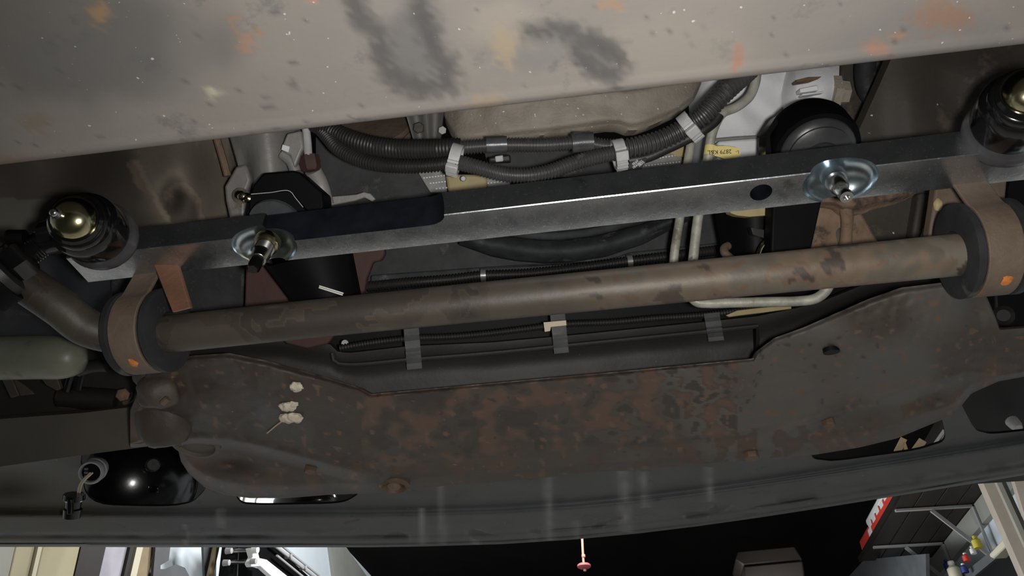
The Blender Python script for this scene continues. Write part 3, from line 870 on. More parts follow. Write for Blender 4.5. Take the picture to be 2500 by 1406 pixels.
# ------------------------------------------------------------------ sway bar
ys, zs = 0.4815, 0.390
rs = 0.0168
swp = [YZ(0.36, ys, zs), YZ(0.2, ys, zs), YZ(0.0, ys, zs), YZ(-0.2, ys, zs), YZ(-0.40, ys, zs - 0.001), YZ(-0.425, ys, zs), pt(215, 800, 0.655), pt(150, 752, 0.648), pt(60, 690, 0.642), pt(-60, 605, 0.636)]
path = resample(swp, 520)
sg = sweep(path, rs, 40)
sc = []
for v in sg[0]:
    x = v.x
    k = sm(-0.16, 0.22, x)
    n1_ = mnoise.noise(v * 45.0); n2 = mnoise.noise(v * 110.0 + V((3, 0, 0))); n3 = mnoise.noise(v * 24.0 + V((9, 1, 0)))
    q, a = (112, 97, 81), k * (0.8 + 0.3 * n2)
    if n1_ + 0.5 * n2 > 0.12: q = (104, 84, 69)
    if n3 + 0.4 * n2 < -0.2: q = (102, 95, 84)
    if x > 0.17 and n1_ + 0.4 * n2 + (x - 0.26) * 6 > 0.0: q, a = (116, 109, 97), 0.75
    dk = n1_ * 0.7 + n2 * 0.6 + n3 * 0.5
    if x > -0.02 and dk > 0.38: q, a = (66, 55, 48), 0.4 + 0.4 * sm(0.38, 0.6, dk)
    if x < 0.0 and n3 + 0.5 * n2 > 0.22: q, a = (50, 45, 40), 0.6
    if x < -0.05 and n3 + 0.4 * n1_ < -0.25: q, a = (78, 72, 62), 0.5
    q = col(q); sc.append((q[0], q[1], q[2], max(0, min(1, a))))
mesh('sway_bar', sg, 'rod_steel', None, 'thick round rusty sway bar crossing below the zinc bar, dusty at the right', 'sway bar', cols=sc)

def sway_mount(xc, label, spot, side):
    ctr = YZ(xc, ys + 0.002, zs + 0.005)
    t = thing('sway_bar_mount', label, 'mount', ctr, 'sway bar mounts')
    X = V((1, 0, 0))
    A = ctr - X * 0.021
    mesh('bushing', lathe(A, X, [(0.0165, 0), (0.032, 0), (0.0380, 0.001), (0.0380, 0.006), (0.0325, 0.0085), (0.0325, 0.0345), (0.0380, 0.037), (0.0380, 0.042), (0.032, 0.043), (0.0165, 0.043), (0.0165, 0)], 56), 'black_rubber', t)
    pr = []
    R = 0.0345
    pr.append((-0.017, 0.085)); pr.append((-0.024, 0.058))
    for k in range(-2, 25):
        a = math.radians(150 + 240 * (k + 2) / 26)
        pr.append((R * math.cos(a), R * math.sin(a)))
    pr.append((0.033, 0.024))
    path_ = resample([V((0, y, z)) for y, z in pr], 60)
    vs, fs = [], []
    hw = 0.0128
    for i, p in enumerate(path_):
        tg = (path_[min(i + 1, 59)] - path_[max(i - 1, 0)]).normalized()
        nrm = V((0, tg.z, -tg.y))
        w_ = hw * (1.0 + 0.35 * sm(12, 2, i) + 0.35 * sm(47, 57, i))
        for sx in (-1, 1):
            for sn in (0, 1):
                vs.append(ctr + V((sx * w_, 0, 0)) + p + nrm * (0.0032 * sn))
    for i in range(59):
        a, b = i * 4, i * 4 + 4
        fs += [(a, a + 2, b + 2, b), (a + 1, b + 1, b + 3, a + 3), (a, b, b + 1, a + 1), (a + 2, a + 3, b + 3, b + 2)]
    fs += [(0, 1, 3, 2), (236, 238, 239, 237)]
    s = mesh('strap', (vs, fs), 'strap_rust', t, bevel=0.0008)
    mesh('flange', box(ctr + V((side * 0.004, -0.016, 0.080)), 0.034, 0.045, 0.012), 'strap_rust', t, bevel=0.003)
    a = math.radians(spot)
    bm = bmesh.new()
    bmesh.ops.create_icosphere(bm, subdivisions=3, radius=1)
    vv = []
    nd = V((0, math.cos(a), math.sin(a))); td = V((0, -math.sin(a), math.cos(a)))
    for v in bm.verts:
        q = 1 + 0.5 * mnoise.noise(v.co * 2.2 + V((xc * 9, 0, 0)))
        vv.append(ctr + nd * (R + 0.0028 + 0.0012 * v.co.z) + V((side * 0.002 + v.co.x * 0.0042 * q, 0, 0)) + td * (v.co.y * 0.0048 * q))
    ff = [tuple(v.index for v in f.verts) for f in bm.faces]
    bm.free()
    mesh('rust_scab', (vv, ff), 'rust_orange', s, label='bright orange patch of flaking rust')
    return t
sway_mount(pt(303, 803, ('y', ys)).x + 0.0235, 'rusty strap mount with rubber bushing on the left end of the sway bar', 262, 1)
sway_mount(pt(2443, 592, ('y', ys)).x - 0.0145, 'rusty strap mount with rubber bushing on the right end of the sway bar', 262, 1)

# ------------------------------------------------------------------ frame rails and brackets behind
def rail_l(px, py, u, v):
    d = 0.84 + 0.03 * math.sin(px * 0.012) - 0.03 * g(px, py, 440, 420, 70, 90) + 0.035 * g(px, py, 420, 480, 26, 34) + 0.02 * nz(px, py, 0.006, 2)
    return pt(px, py, d)
fr, uvf = shell([(-150, 330), (100, 330), (300, 330), (545, 330), (562, 330)], [(-150, 620), (100, 600), (300, 580), (545, 560), (562, 560)], 90, 40, rail_l, FW * 0.02)
rcol = []
for px, py in uvf:
    wob = 40 * nz(px, py, 0.012, 3)
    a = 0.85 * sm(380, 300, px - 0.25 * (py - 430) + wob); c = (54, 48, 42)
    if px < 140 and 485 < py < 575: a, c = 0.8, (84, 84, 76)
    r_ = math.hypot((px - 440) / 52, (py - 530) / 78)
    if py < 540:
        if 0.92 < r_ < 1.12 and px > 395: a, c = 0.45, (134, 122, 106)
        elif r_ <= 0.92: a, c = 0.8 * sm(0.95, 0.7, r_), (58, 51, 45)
    if segd(px, py, (320, 400), (400, 540)) < 9 + 10 * nz(px, py, 0.03, 1): a, c = 0.4, (98, 78, 64)
    if segd(px, py, (335, 395), (420, 560)) < 7: a, c = 0.4, (126, 114, 98)
    q = col(c); rcol.append((q[0], q[1], q[2], min(1, max(0, a))))
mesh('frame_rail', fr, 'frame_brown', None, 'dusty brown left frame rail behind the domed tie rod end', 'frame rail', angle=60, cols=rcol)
mesh('wheel_liner', shell([(-160, 480), (60, 490), (140, 500), (200, 540), (300, 600)], [(-160, 840), (60, 840), (140, 830), (200, 780), (300, 740)], 50, 30, lambda px, py, u, v: pt(px, py, 0.95 - 0.05 * math.sin(v * 3) + 0.02 * nz(px, py, 0.01, 4)), FW * 0.01)[0], 'liner', None,
     'dark blue-grey plastic wheel liner at the left edge', 'wheel liner', angle=60)
def rail_r(px, py, u, v):
    d = 0.78 + 0.02 * nz(px, py, 0.006, 6) - 0.02 * g(px, py, 2230, 200, 60, 120)
    return pt(px, py, d)
rr = shell([(2200, 90), (2300, 90), (2640, 90)], [(2085, 345), (2250, 345), (2640, 345)], 60, 30, rail_r, FW * 0.02, by_x=False)[0]
mesh('frame_rail', rr, 'frame_dark', None, 'dark brown right frame rail behind the right hand tie rod end', 'frame rail', angle=60)
fb = thing('rear_hanger', 'dark streaked frame bracket between the rusty Y casting and right mount', 'bracket', pt(2200, 520, 0.80))
mesh('plate', prism([(2080, 440), (2300, 420), (2300, 600), (2070, 620)], 0.80, 0.01), 'frame_dark', fb)
mesh('rib', prism([(2245, 470), (2290, 470), (2250, 590), (2225, 590)], 0.785, 0.016), 'frame_dark', fb, bevel=0.003)
mb = thing('mount_bracket', 'reddish rusty bracket leg hanging above the right sway bar mount', 'bracket', pt(2310, 510, 0.68))
mesh('leg', prism([(2288, 440), (2462, 420), (2455, 490), (2400, 520), (2345, 512), (2335, 575), (2268, 580), (2280, 500)], 0.655, 0.012), 'strap_rust', mb, bevel=0.002)
lump('paint_chip', 2290, 500, 0.653, 0.004, 0.006, 0.003, 'beige_plastic', mb, 1.0)
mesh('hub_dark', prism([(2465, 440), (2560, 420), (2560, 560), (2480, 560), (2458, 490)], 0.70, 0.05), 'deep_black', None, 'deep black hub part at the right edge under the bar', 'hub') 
lcb = thing('lower_arm_pocket', 'black pocket with a rusty bolt at the right edge', 'control arm', pt(2470, 770, 0.76))
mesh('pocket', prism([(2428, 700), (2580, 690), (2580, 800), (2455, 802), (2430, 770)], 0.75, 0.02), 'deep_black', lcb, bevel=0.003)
mesh('bolt', lathe(pt(2450, 770, 0.75), ray(2450, 770) * -1, [(0, 0), (0.010, 0), (0.010, 0.006), (0.006, 0.010), (0, 0.010)], 14), 'mount_dark', lcb)

# rusty Y shaped casting on the right
yb = thing('y_casting', 'rusty pale brown Y shaped casting standing above the sway bar at right', 'casting', pt(2080, 540, 0.72))
mesh('web', prism([(1975, 640), (1992, 540), (2003, 478), (2100, 490), (2108, 524), (2122, 548), (2150, 596), (2160, 640)], 0.735, 0.02), 'rust_bracket', yb, bevel=0.003)
mesh('flange', shell([(2000, 470), (2080, 466), (2160, 458), (2240, 448)], [(2000, 504), (2040, 508), (2058, 524), (2100, 524), (2130, 512), (2180, 500), (2225, 484), (2240, 466)], 50, 14, lambda px, py, u, v: pt(px, py, 0.712 + 0.012 * sm(0.6, 1, v) + 0.004 * nz(px, py, 0.03, 1)), FW * 0.016)[0], 'rust_bracket', yb, angle=60)
mesh('rib', sweep(resample([pt(2062, 490, 0.722), pt(2068, 530, 0.724), pt(2066, 570, 0.728), pt(2062, 625, 0.732)], 20), lambda i: 0.0075 - 0.002 * math.sin(i * 0.16), 14), 'rust_bracket', yb)
lump('casting_pit', 2050, 580, 0.737, 0.006, 0.014, 0.003, 'frame_dark', yb, 2.0)

# ------------------------------------------------------------------ oil pan
def pan_p(px, py, u, v):
    d = 0.86 - 0.07 * sm(0, 0.45, v) + 0.05 * (2 * u - 1) ** 4 + 0.012 * sm(0.86, 1, v) + 0.004 * nz(px, py, 0.02, 4)
    return pt(px, py, d)
pg_, _ = shell([(1076, 200), (1200, 190), (1400, 165), (1600, 150), (1716, 140)],
               [(1086, 296), (1097, 320), (1112, 348), (1142, 352), (1245, 339), (1393, 322), (1484, 308), (1512, 309), (1535, 318), (1558, 317), (1592, 305), (1655, 276), (1694, 245), (1712, 205)], 120, 34, pan_p, FW * 0.03, by_x=False)
mesh('oil_pan', pg_, 'cast_pan', None, 'rough beige cast oil pan just under the grey crossmember', 'oil pan', angle=60)

# ------------------------------------------------------------------ white steering gearbox
gb = thing('steering_gearbox', 'white cast aluminium steering gearbox at upper right', 'gearbox', pt(1860, 280, 0.84))
def gb_p(px, py, u, v):
    return pt(px, py, 0.835 + 0.03 * (2 * u - 1) ** 4 + 0.004 * nz(px, py, 0.02, 1) - 0.02 * g(px, py, 1990, 225, 60, 40))
mesh('case', shell([(1700, 120), (1800, 110), (1900, 100), (1960, 100)], [(1715, 385), (1800, 385), (1880, 385), (1960, 320)], 50, 40, gb_p, FW * 0.05, by_x=False)[0], 'cast_white', gb, angle=60)
mesh('sector_boss', shell([(1940, 160), (1990, 150), (2050, 140)], [(1945, 285), (2000, 300), (2046, 262)], 30, 24, lambda px, py, u, v: pt(px, py, 0.815 - 0.022 * math.sin(math.pi * v) - 0.01 * math.sin(math.pi * u)), FW * 0.04, by_x=False)[0], 'cast_white', gb, angle=60)
mesh('ridge', prism([(1953, 216), (1996, 207), (2000, 220), (1955, 226)], 0.774, 0.012), 'cast_white', gb, bevel=0.001)
mesh('ridge', prism([(1958, 229), (2012, 222), (2012, 226), (1960, 233)], 0.774, 0.012), 'cast_white', gb, bevel=0.001)
mesh('rust_slot', prism([(1944, 196), (1975, 188), (2006, 187), (1985, 195), (1946, 201)], 0.776, 0.012), 'rust_flange', gb)
ax = (pt(2066, 225, 0.80) - pt(2030, 224, 0.80))
mesh('hex_cap', lathe(pt(2026, 226, 0.80), ax, [(0, 0), (0.0185, 0), (0.0185, 0.008), (0.0135, 0.010), (0.0125, 0.0185), (0, 0.0195)], 6, rot=0.2), 'cast_pan', gb)
mesh('lower_boss', prism([(1752, 344), (1850, 336), (1862, 380), (1800, 392), (1752, 392)], 0.80, 0.03), 'cast_white', gb, bevel=0.003)
mesh('gasket', tube([pt(1745, 342, 0.80), pt(1800, 337, 0.80), pt(1852, 334, 0.80)], 0.0016, 8, 8), 'cast_grey', gb)

# ------------------------------------------------------------------ black pitman arm on the right, above and below the bar
pm = thing('steering_drop_plate', 'black pitman arm with large ringed nut behind the right end of the bar', 'steering arm', pt(1990, 340, 0.72))
UPA = -SD
pc = pt(1999, 377, 0.690)
mesh('arm_eye', lathe(pc, UPA, [(0, 0.004), (0.039, 0.004), (0.0405, 0.010), (0.0405, 0.034), (0.038, 0.042), (0.030, 0.047), (0, 0.047)], 56), 'satin_black', pm)
nt_ = mesh('nut', lathe(pc, UPA, [(0, -0.012), (0.0150, -0.012), (0.0165, -0.0125), (0.0165, -0.008), (0.026, -0.006), (0.029, -0.0045), (0.029, -0.002), (0.0335, 0.0005), (0.0345, 0.003), (0.0345, 0.008), (0, 0.008)], 48), 'nut_black', pm)
mesh('shaft_end', lathe(pc, SD, [(0, 0.008), (0.0125, 0.008), (0.0125, 0.017), (0.0105, 0.019), (0, 0.019)], 28), 'boot_rubber', nt_)
mesh('arm_side', prism([(1868, 400), (1871, 322), (1896, 282), (1900, 300), (1880, 330), (1884, 400)], 0.70, 0.02), 'gloss_black', pm)
mesh('blade', prism([(1888, 460), (2012, 440), (2008, 487), (1982, 606), (1976, 660), (1880, 670)], 0.685, 0.02), 'satin_black', pm, bevel=0.002)
bs_ = thing('pitman_boss', 'black cup left of the pitman blade with a shiny rim inside', 'boss', pt(1820, 560, 0.72))
mesh('cup', shell([(1752, 480), (1800, 474), (1900, 462)], [(1786, 665), (1830, 662), (1900, 650)], 24, 16, lambda px, py, u, v: pt(px, py, 0.735 + 0.02 * math.sin(math.pi * u)), FW * 0.02, by_x=False)[0], 'deep_black', bs_)
mesh('flat', prism([(1833, 556), (1884, 564), (1883, 576), (1876, 584), (1862, 580), (1838, 572)], 0.728, 0.01), 'steel_bright', bs_)  # bright plate stands in for a white reflection on the black cup
mesh('rim', tube([pt(1850, 622, 0.722), pt(1857, 604, 0.722), pt(1868, 591, 0.722), pt(1882, 583, 0.722)], 0.0022, 14, 8), 'gold_zinc', bs_)
mesh('cap', shell([(1776, 505), (1830, 495), (1890, 485)], [(1784, 520), (1800, 526), (1830, 529), (1890, 524)], 24, 8, lambda px, py, u, v: pt(px, py, 0.722), FW * 0.014, by_x=False)[0], 'beige_plastic', bs_)
mesh('curl', tube([pt(1788, 634, 0.70), pt(1770, 618, 0.705), pt(1768, 606, 0.71), pt(1777, 600, 0.715)], 0.004, 14, 10), 'strap_rust', bs_)

# ------------------------------------------------------------------ black idler bracket on the left, above and below the bar
ib = thing('idler_bracket', 'black faceted idler arm bracket behind the left part of the bar', 'steering bracket', pt(690, 480, 0.72))
outer = [(594, 540), (610, 478), (618, 450), (642, 422), (716, 416), (732, 420), (788, 470), (790, 505), (770, 540)]
mesh('cover', prism(outer, 0.725, 0.035), 'satin_black', ib, bevel=0.002)
inner = [(606, 560), (612, 474), (700, 467), (708, 468), (745, 512), (760, 560)]
mesh('face_plate', prism(inner, 0.712, 0.012), 'satin_black', ib, bevel=0.0006)
mesh('bearing_face', lathe(pt(674, 545, 0.700), SD, [(0, -0.002), (0.025, -0.002), (0.025, 0.002), (0, 0.003)], 40), 'shroud', ib)
mesh('edge_wear', tube([pt(613, 474, 0.7113), pt(660, 470, 0.7113), pt(706, 466, 0.7113), pt(722, 484, 0.7113), pt(740, 506, 0.7113)], 0.0004, 24, 6), 'nylon', ib, label='scratched bright edge')
gn = mesh('grease_nipple', lathe(pt(606, 484, 0.715), (pt(583, 474, 0.70) - pt(606, 484, 0.715)), [(0, 0), (0.0048, 0), (0.0048, 0.003), (0.003, 0.0045), (0.003, 0.0075), (0.0042, 0.009), (0.0042, 0.0125), (0.002, 0.014), (0, 0.014)], 14), 'gold_zinc', ib, label='bright brass grease nipple')
mesh('lower_arm', shell([(640, 640), (655, 650), (740, 630), (850, 610)], [(715, 740), (730, 745), (800, 730), (872, 720)], 24, 20, lambda px, py, u, v: pt(px, py, 0.705 + 0.02 * (2 * u - 1) ** 2), FW * 0.02, by_x=False)[0], 'satin_black', ib)
# cotter pin
def rod(name, pts, r, m, parent=None, n=16, seg=8, **k):
    return mesh(name, tube(pts, r, n, seg), m, parent, **k)
cp = thing('cotter_pin', 'small bright cotter pin with two prongs above the sway bar', 'pin', pt(810, 708, 0.690))
rod('prong', [pt(780, 698, 0.690), pt(838, 716, 0.682)], 0.0007, 'white_metal', cp, 6, 6)  # plain white colour stands in for the glint of the steel pin
rod('prong', [pt(779, 702, 0.690), pt(836, 720, 0.682)], 0.0007, 'white_metal', cp, 6, 6)
# red oxide brackets beside it
mesh('idler_frame_plate', prism([(600, 640), (640, 646), (680, 668), (705, 710), (716, 760), (596, 770)], 0.80, 0.012), 'red_oxide', None, 'dull red oxide plate left of the black idler arm', 'bracket', bevel=0.002)
mesh('idler_frame_plate', prism([(830, 590), (935, 580), (940, 620), (930, 636), (910, 640), (895, 680), (885, 740), (800, 745)], 0.80, 0.012), 'red_oxide', None, 'dull red oxide plate right of the black idler arm', 'bracket', bevel=0.002)
mesh('idler_frame_plate', prism([(640, 790), (800, 790), (815, 820), (800, 840), (750, 852), (700, 840)], 0.81, 0.012), 'red_oxide', None, 'dull red oxide plate below the sway bar at left', 'bracket', bevel=0.002)
mesh('dark_gusset', prism([(270, 650), (650, 610), (700, 780), (440, 800), (270, 760)], 0.865, 0.01), 'dusty_panel', None, 'dark grey gusset behind the sway bar, left of the red plate', 'gusset', bevel=0.002)
mesh('flat_strap', prism([(372, 640), (428, 630), (465, 752), (421, 763), (400, 712)], lambda x, y: 0.67 - 0.055 * (y - 640) / 120, 0.006), 'strap_orange', None, 'flat orange-brown rusty strap leaning beside the left mount', 'strap', bevel=0.001)

# aluminium idler casting above it
ic = thing('idler_casting', 'grey cast aluminium housing above the black idler bracket', 'casting', pt(650, 400, 0.80))
def ic_p(px, py, u, v):
    return pt(px, py, 0.80 - 0.035 * math.sin(math.pi * min(1, max(0, u))) + 0.02 * g(px, py, 600, 440, 20, 60))
mesh('body', shell([(556, 320), (640, 310), (720, 300)], [(600, 470), (650, 475), (720, 440)], 40, 24, ic_p, FW * 0.04, by_x=False)[0], 'cast_grey', ic, angle=60)
mesh('foot', prism([(547, 455), (575, 405), (600, 400), (612, 440), (600, 470), (596, 545), (562, 545), (550, 490)], 0.785, 0.02), 'cast_grey', ic, bevel=0.003)
mesh('bushing_hole', lathe(pt(588, 478, 0.776), ray(588, 478) * -1, [(0, 0), (0.0085, 0), (0.0085, 0.003), (0, 0.003)], 24), 'frame_dark', ic)
mesh('rib', sweep(resample([pt(690, 375, 0.765), pt(712, 395, 0.765), pt(722, 420, 0.765)], 12), 0.006, 12), 'cast_grey', ic)
mesh('ear', prism([(700, 325), (735, 318), (740, 360), (718, 410), (708, 380), (686, 368), (690, 350)], 0.755, 0.01), 'cast_grey', ic, bevel=0.002)
lb = mesh('label', prism([(690, 353), (707, 358), (704, 372), (687, 365)], 0.7535, 0.001), 'cast_white', ic, label='tiny white sticker')
mesh('rust_edge', tube([pt(530, 340, 0.81), pt(545, 390, 0.81), pt(556, 430, 0.81)], 0.004, 14, 8), 'rust_bracket', ic)
wt = thing('white_hose', 'short white hose ending in a rusty nut at upper left', 'hose', pt(752, 340, 0.76))
rod('tube', [pt(745, 300, 0.77), pt(750, 340, 0.765), pt(753, 382, 0.76)], 0.0042, 'nylon', wt, 12, 12)
mesh('nut', lathe(pt(754, 380, 0.765), (pt(762, 425, 0.765) - pt(754, 380, 0.765)), [(0, 0), (0.010, 0), (0.0105, 0.004), (0.0105, 0.013), (0.008, 0.016), (0, 0.016)], 6), 'red_oxide', wt)
mesh('neck', tube([pt(764, 415, 0.775), pt(782, 450, 0.785), pt(795, 500, 0.79)], 0.009, 12, 12), 'cast_grey', wt)
mesh('bracket_arm', prism([(780, 486), (790, 481), (870, 474), (888, 468), (905, 472), (917, 486), (908, 492), (890, 482), (866, 490), (790, 505), (780, 505)], 0.80, 0.006), 'cast_grey', None, 'thin pale bent bracket arm sticking out right of the black bracket', 'bracket', bevel=0.001)

# ------------------------------------------------------------------ fan shroud, radiator and its support
sh = thing('fan_shroud', 'dark dusty fan shroud with a big curved lower rim below the bar', 'shroud', pt(1400, 600, 0.86))
arc_in = [(1130, 560), (1237, 576), (1314, 586), (1371, 587), (1456, 576), (1564, 548), (1660, 515)]
arc_out = [(1120, 596), (1200, 624), (1257, 635), (1328, 641), (1399, 638), (1485, 625), (1570, 597), (1640, 560), (1690, 535)]
mesh('rim', shell(arc_in, arc_out, 80, 16, lambda px, py, u, v: pt(px, py, 0.855 - 0.022 * math.sin(math.pi * v) + 0.003 * nz(px, py, 0.03, 2)), FW * 0.03, by_x=False)[0], 'shroud', sh, angle=60)
mesh('inner_ring', tube([pt(1130, 548, 0.87), pt(1237, 566, 0.87), pt(1340, 576, 0.87), pt(1456, 564, 0.87), pt(1580, 530, 0.87)], 0.005, 40, 10), 'shroud', sh)
mesh('panel', prism([(880, 560), (1000, 540), (1180, 520), (1780, 440), (1780, 640), (1300, 690), (1000, 720), (880, 720)], 0.90, 0.01), 'dusty_panel', sh)
mesh('lower_lip', prism([(905, 672), (1180, 652), (1300, 645), (1480, 636), (1540, 616), (1780, 590), (1780, 612), (1540, 636), (1300, 668), (905, 690)], 0.875, 0.008), 'shroud', sh, bevel=0.002)
rad = thing('radiator', 'black radiator core behind the slot of the support panel', 'radiator', pt(1350, 760, 0.93))
mesh('core', prism([(780, 720), (2080, 600), (2080, 790), (780, 890)], 0.93, 0.03), 'deep_black', rad)
sp = thing('radiator_support', 'dark brown radiator support panel with a long slot and raised lip', 'panel', pt(1400, 870, 0.84))
def sup_p(px, py, u, v):
    return pt(px, py, 0.835 + 0.02 * sm(0.5, 0, v) + 0.002 * nz(px, py, 0.01, 2))
top_s = [(420, 828), (690, 830), (790, 838), (812, 842), (822, 858), (850, 862), (1000, 845), (1200, 836), (1400, 818), (1720, 786), (1850, 772), (1945, 752), (2010, 735), (2120, 690), (2420, 650)]
bot_s = [(420, 930), (690, 930), (880, 1000), (910, 1000), (1200, 970), (1500, 940), (1870, 910), (1930, 860), (2120, 780), (2420, 760)]
mesh('panel', shell(top_s, bot_s, 120, 12, sup_p, FW * 0.012)[0], 'support_dark', sp, angle=60)
mesh('lip', tube([pt(812, 862, 0.832), pt(818, 884, 0.830), pt(850, 890, 0.829), pt(1000, 878, 0.829), pt(1200, 862, 0.829), pt(1400, 842, 0.829), pt(1700, 812, 0.829), pt(1850, 796, 0.829)], 0.0028, 60, 8), 'support_dark', sp)
mesh('end_tab', prism([(1846, 800), (1853, 796), (1856, 830), (1850, 860), (1846, 872)], 0.826, 0.01), 'deep_black', sp)
mesh('slot_plug', lathe(pt(842, 838, 0.86), ray(842, 838) * -1, [(0, 0), (0.0045, 0), (0.004, 0.003), (0, 0.003)], 14), 'fin_grey', sp)
rod('slot_cable', [pt(830, 850, 0.845), pt(900, 838, 0.845), pt(1003, 826, 0.845), pt(1100, 822, 0.845), pt(1200, 813, 0.845), pt(1330, 797, 0.845), pt(1385, 791, 0.845), pt(1500, 786, 0.845), pt(1600, 777, 0.845), pt(1720, 769, 0.845), pt(1870, 750, 0.845)], 0.004, 'loom_dark', None, 160, 8,
    label='thin black corrugated cable lying along the slot under the sway bar', cat='cable')
bpy.data.objects['slot_cable'].data.clear_geometry()
_o = bpy.data.objects['slot_cable']; _l = _o.location.copy()
vs_, fs_ = ribbed([pt(830, 850, 0.845), pt(900, 838, 0.845), pt(1003, 826, 0.845), pt(1100, 822, 0.845), pt(1200, 813, 0.845), pt(1330, 797, 0.845), pt(1385, 791, 0.845), pt(1500, 786, 0.845), pt(1600, 777, 0.845), pt(1720, 769, 0.845), pt(1870, 750, 0.845)], 0.0042, 0.0032, 0.0012, 10)
_o.data.from_pydata([v - _l for v in vs_], [], fs_); _o.data.shade_smooth()

def folded_clip(x, y0, y1, w_, lean, label, m='clip_steel'):
    """a sheet metal strip folded in and out down the edge of the panel"""
    steps = [(0.0, 0.838), (0.16, 0.832), (0.30, 0.842), (0.48, 0.846), (0.56, 0.828), (0.62, 0.826), (0.70, 0.832), (0.78, 0.826), (0.86, 0.820), (1.0, 0.823)]
    vs, fs = [], []
    for t, d in steps:
        y = y0 + (y1 - y0) * t
        xc = x + lean * t
        for dx in (-w_ / 2, w_ / 2):
            for dd in (0, 0.0012):
                vs.append(pt(xc + dx, y - dx * 0.1, d + dd - 0.004))
    for i in range(len(steps) - 1):
        a, b = i * 4, i * 4 + 4
        fs += [(a, a + 2, b + 2, b), (a + 1, b + 1, b + 3, a + 3), (a, b, b + 1, a + 1), (a + 2, a + 3, b + 3, b + 2)]
    n_ = len(vs)
    fs += [(0, 1, 3, 2), (n_ - 4, n_ - 2, n_ - 1, n_ - 3)]
    return mesh('cable_clip', (vs, fs), m, None, label, 'clip', 'folded clips along the radiator support slot', angle=20)
folded_clip(1004, 802, 901, 37, 8, 'folded grey steel clip at the left end of the slot, leftmost of three')
folded_clip(1361, 766, 862, 36, 10, 'folded grey steel clip in the middle, with cream tape around it')
folded_clip(1737, 764, 832, 38, 12, 'folded grey steel clip at the right end of the slot, below the tube')
mesh('tape_flag', prism([(1327, 787), (1382, 782), (1383, 794), (1345, 798), (1343, 808), (1330, 810)], 0.818, 0.002), 'cream_tape', None, 'small torn cream tape flag on the middle clip', 'tape')
mesh('yellow_strip', prism([(1772, 770), (1800, 758), (1850, 752), (1932, 744), (1933, 754), (1860, 764), (1810, 770), (1780, 774)], 0.818, 0.003), 'beige_plastic', None, 'thin yellowish strip lying under the bent aluminium tube', 'strip', bevel=0.0008)
# conduit behind the sway bar with two bands
cd = thing('rear_conduit', 'dark corrugated conduit with two grey bands running behind the sway bar', 'conduit', pt(1400, 655, 0.85))
cpts = [pt(900, 700, 0.86), pt(1000, 690, 0.85), pt(1100, 682, 0.85), pt(1180, 673, 0.85), pt(1290, 668, 0.85), pt(1400, 656, 0.85), pt(1537, 638, 0.85), pt(1650, 624, 0.85), pt(1790, 606, 0.86)]
mesh('sleeve', ribbed(cpts, 0.0062, 0.0036, 0.0014, 12), 'loom_dark', cd)
def band(name, c, axis, r, wd, th, m, parent=None, **k):
    A = c - axis.normalized() * wd / 2
    return mesh(name, lathe(A, axis, [(r, 0), (r + th, 0), (r + th, wd), (r, wd), (r, 0)], 24), m, parent, **k)
band('band', pt(1180, 672, 0.85), cpts[4] - cpts[3], 0.0062, 0.006, 0.0016, 'clip_steel', cd)
band('band', pt(1537, 638, 0.85), cpts[7] - cpts[6], 0.0062, 0.006, 0.0016, 'clip_steel', cd)

# ------------------------------------------------------------------ things seen between the bar and the oil pan
mesh('shield_plate', prism([(770, 300), (800, 300), (860, 350), (1000, 410), (1060, 440), (1105, 480), (1105, 520), (770, 560)], 0.835, 0.006), 'dusty_panel', None,
     'dark dusty grey shield plate left of the corrugated hoses', 'shield', bevel=0.001)
mesh('pulley', lathe(pt(920, 318, 0.90), (V((0, -1, 0.12))), [(0, -0.02), (0.045, -0.02), (0.046, -0.014), (0.043, -0.010), (0.046, -0.006), (0.043, -0.002), (0.046, 0.002), (0.0455, 0.008), (0, 0.008)], 48), 'strap_rust', None,
     'brownish grooved pulley peeking out below the grey crossmember', 'pulley')
bkt = thing('pan_bracket', 'grey channel bracket with a bolt left of the oil pan', 'bracket', pt(1040, 315, 0.83))
mesh('channel', shell([(985, 260), (1030, 255), (1085, 250)], [(1010, 345), (1040, 342), (1075, 340)], 24, 12, lambda px, py, u, v: pt(px, py, 0.84 - 0.012 * math.cos(u * 12)), FW * 0.01, by_x=False)[0], 'cast_grey', bkt, angle=60)
mesh('bolt', hexhead(pt(1022, 312, 0.828), ray(1022, 312) * -1, 0.0065, 0.006), 'frame_dark', bkt)
mesh('bolt', hexhead(pt(1080, 318, 0.826), ray(1080, 318) * -1, 0.005, 0.005), 'fin_grey', bkt)
# cooler fins with dotted seams
cf = thing('cooler_fins', 'grey finned cooler strips with white dotted seams just above the bar', 'cooler', pt(1350, 425, 0.83))
def strip(poly, rows, parent):
    mesh('fin_panel', prism(poly, 0.826, 0.006), 'fin_grey', parent, bevel=0.0008)
    for (xa, ya, xb, yb) in rows:
        vs, fs = [], []
        n_ = int(abs(xb - xa) / 7)
        for i in range(n_):
            t = (i + 0.5) / n_
            b_ = box(pt(xa + (xb - xa) * t, ya + (yb - ya) * t, 0.8255), 0.0018, 0.0012, 0.0012, RT, UP, FW)
            k_ = len(vs)
            vs += b_[0]; fs += [tuple(q + k_ for q in f) for f in b_[1]]
        mesh('dotted_seam', (vs, fs), 'fin_dots', parent, kind='stuff')
strip([(1018, 418), (1085, 408), (1092, 470), (1050, 470)], [(1032, 435, 1088, 428), (1048, 448, 1090, 443), (1062, 461, 1094, 458)], cf)
strip([(1185, 420), (1240, 415), (1248, 460), (1190, 460)], [(1188, 448, 1235, 442)], cf)
strip([(1555, 392), (1660, 350), (1670, 410), (1555, 425)], [(1578, 391, 1652, 379), (1566, 406, 1662, 395)], cf)
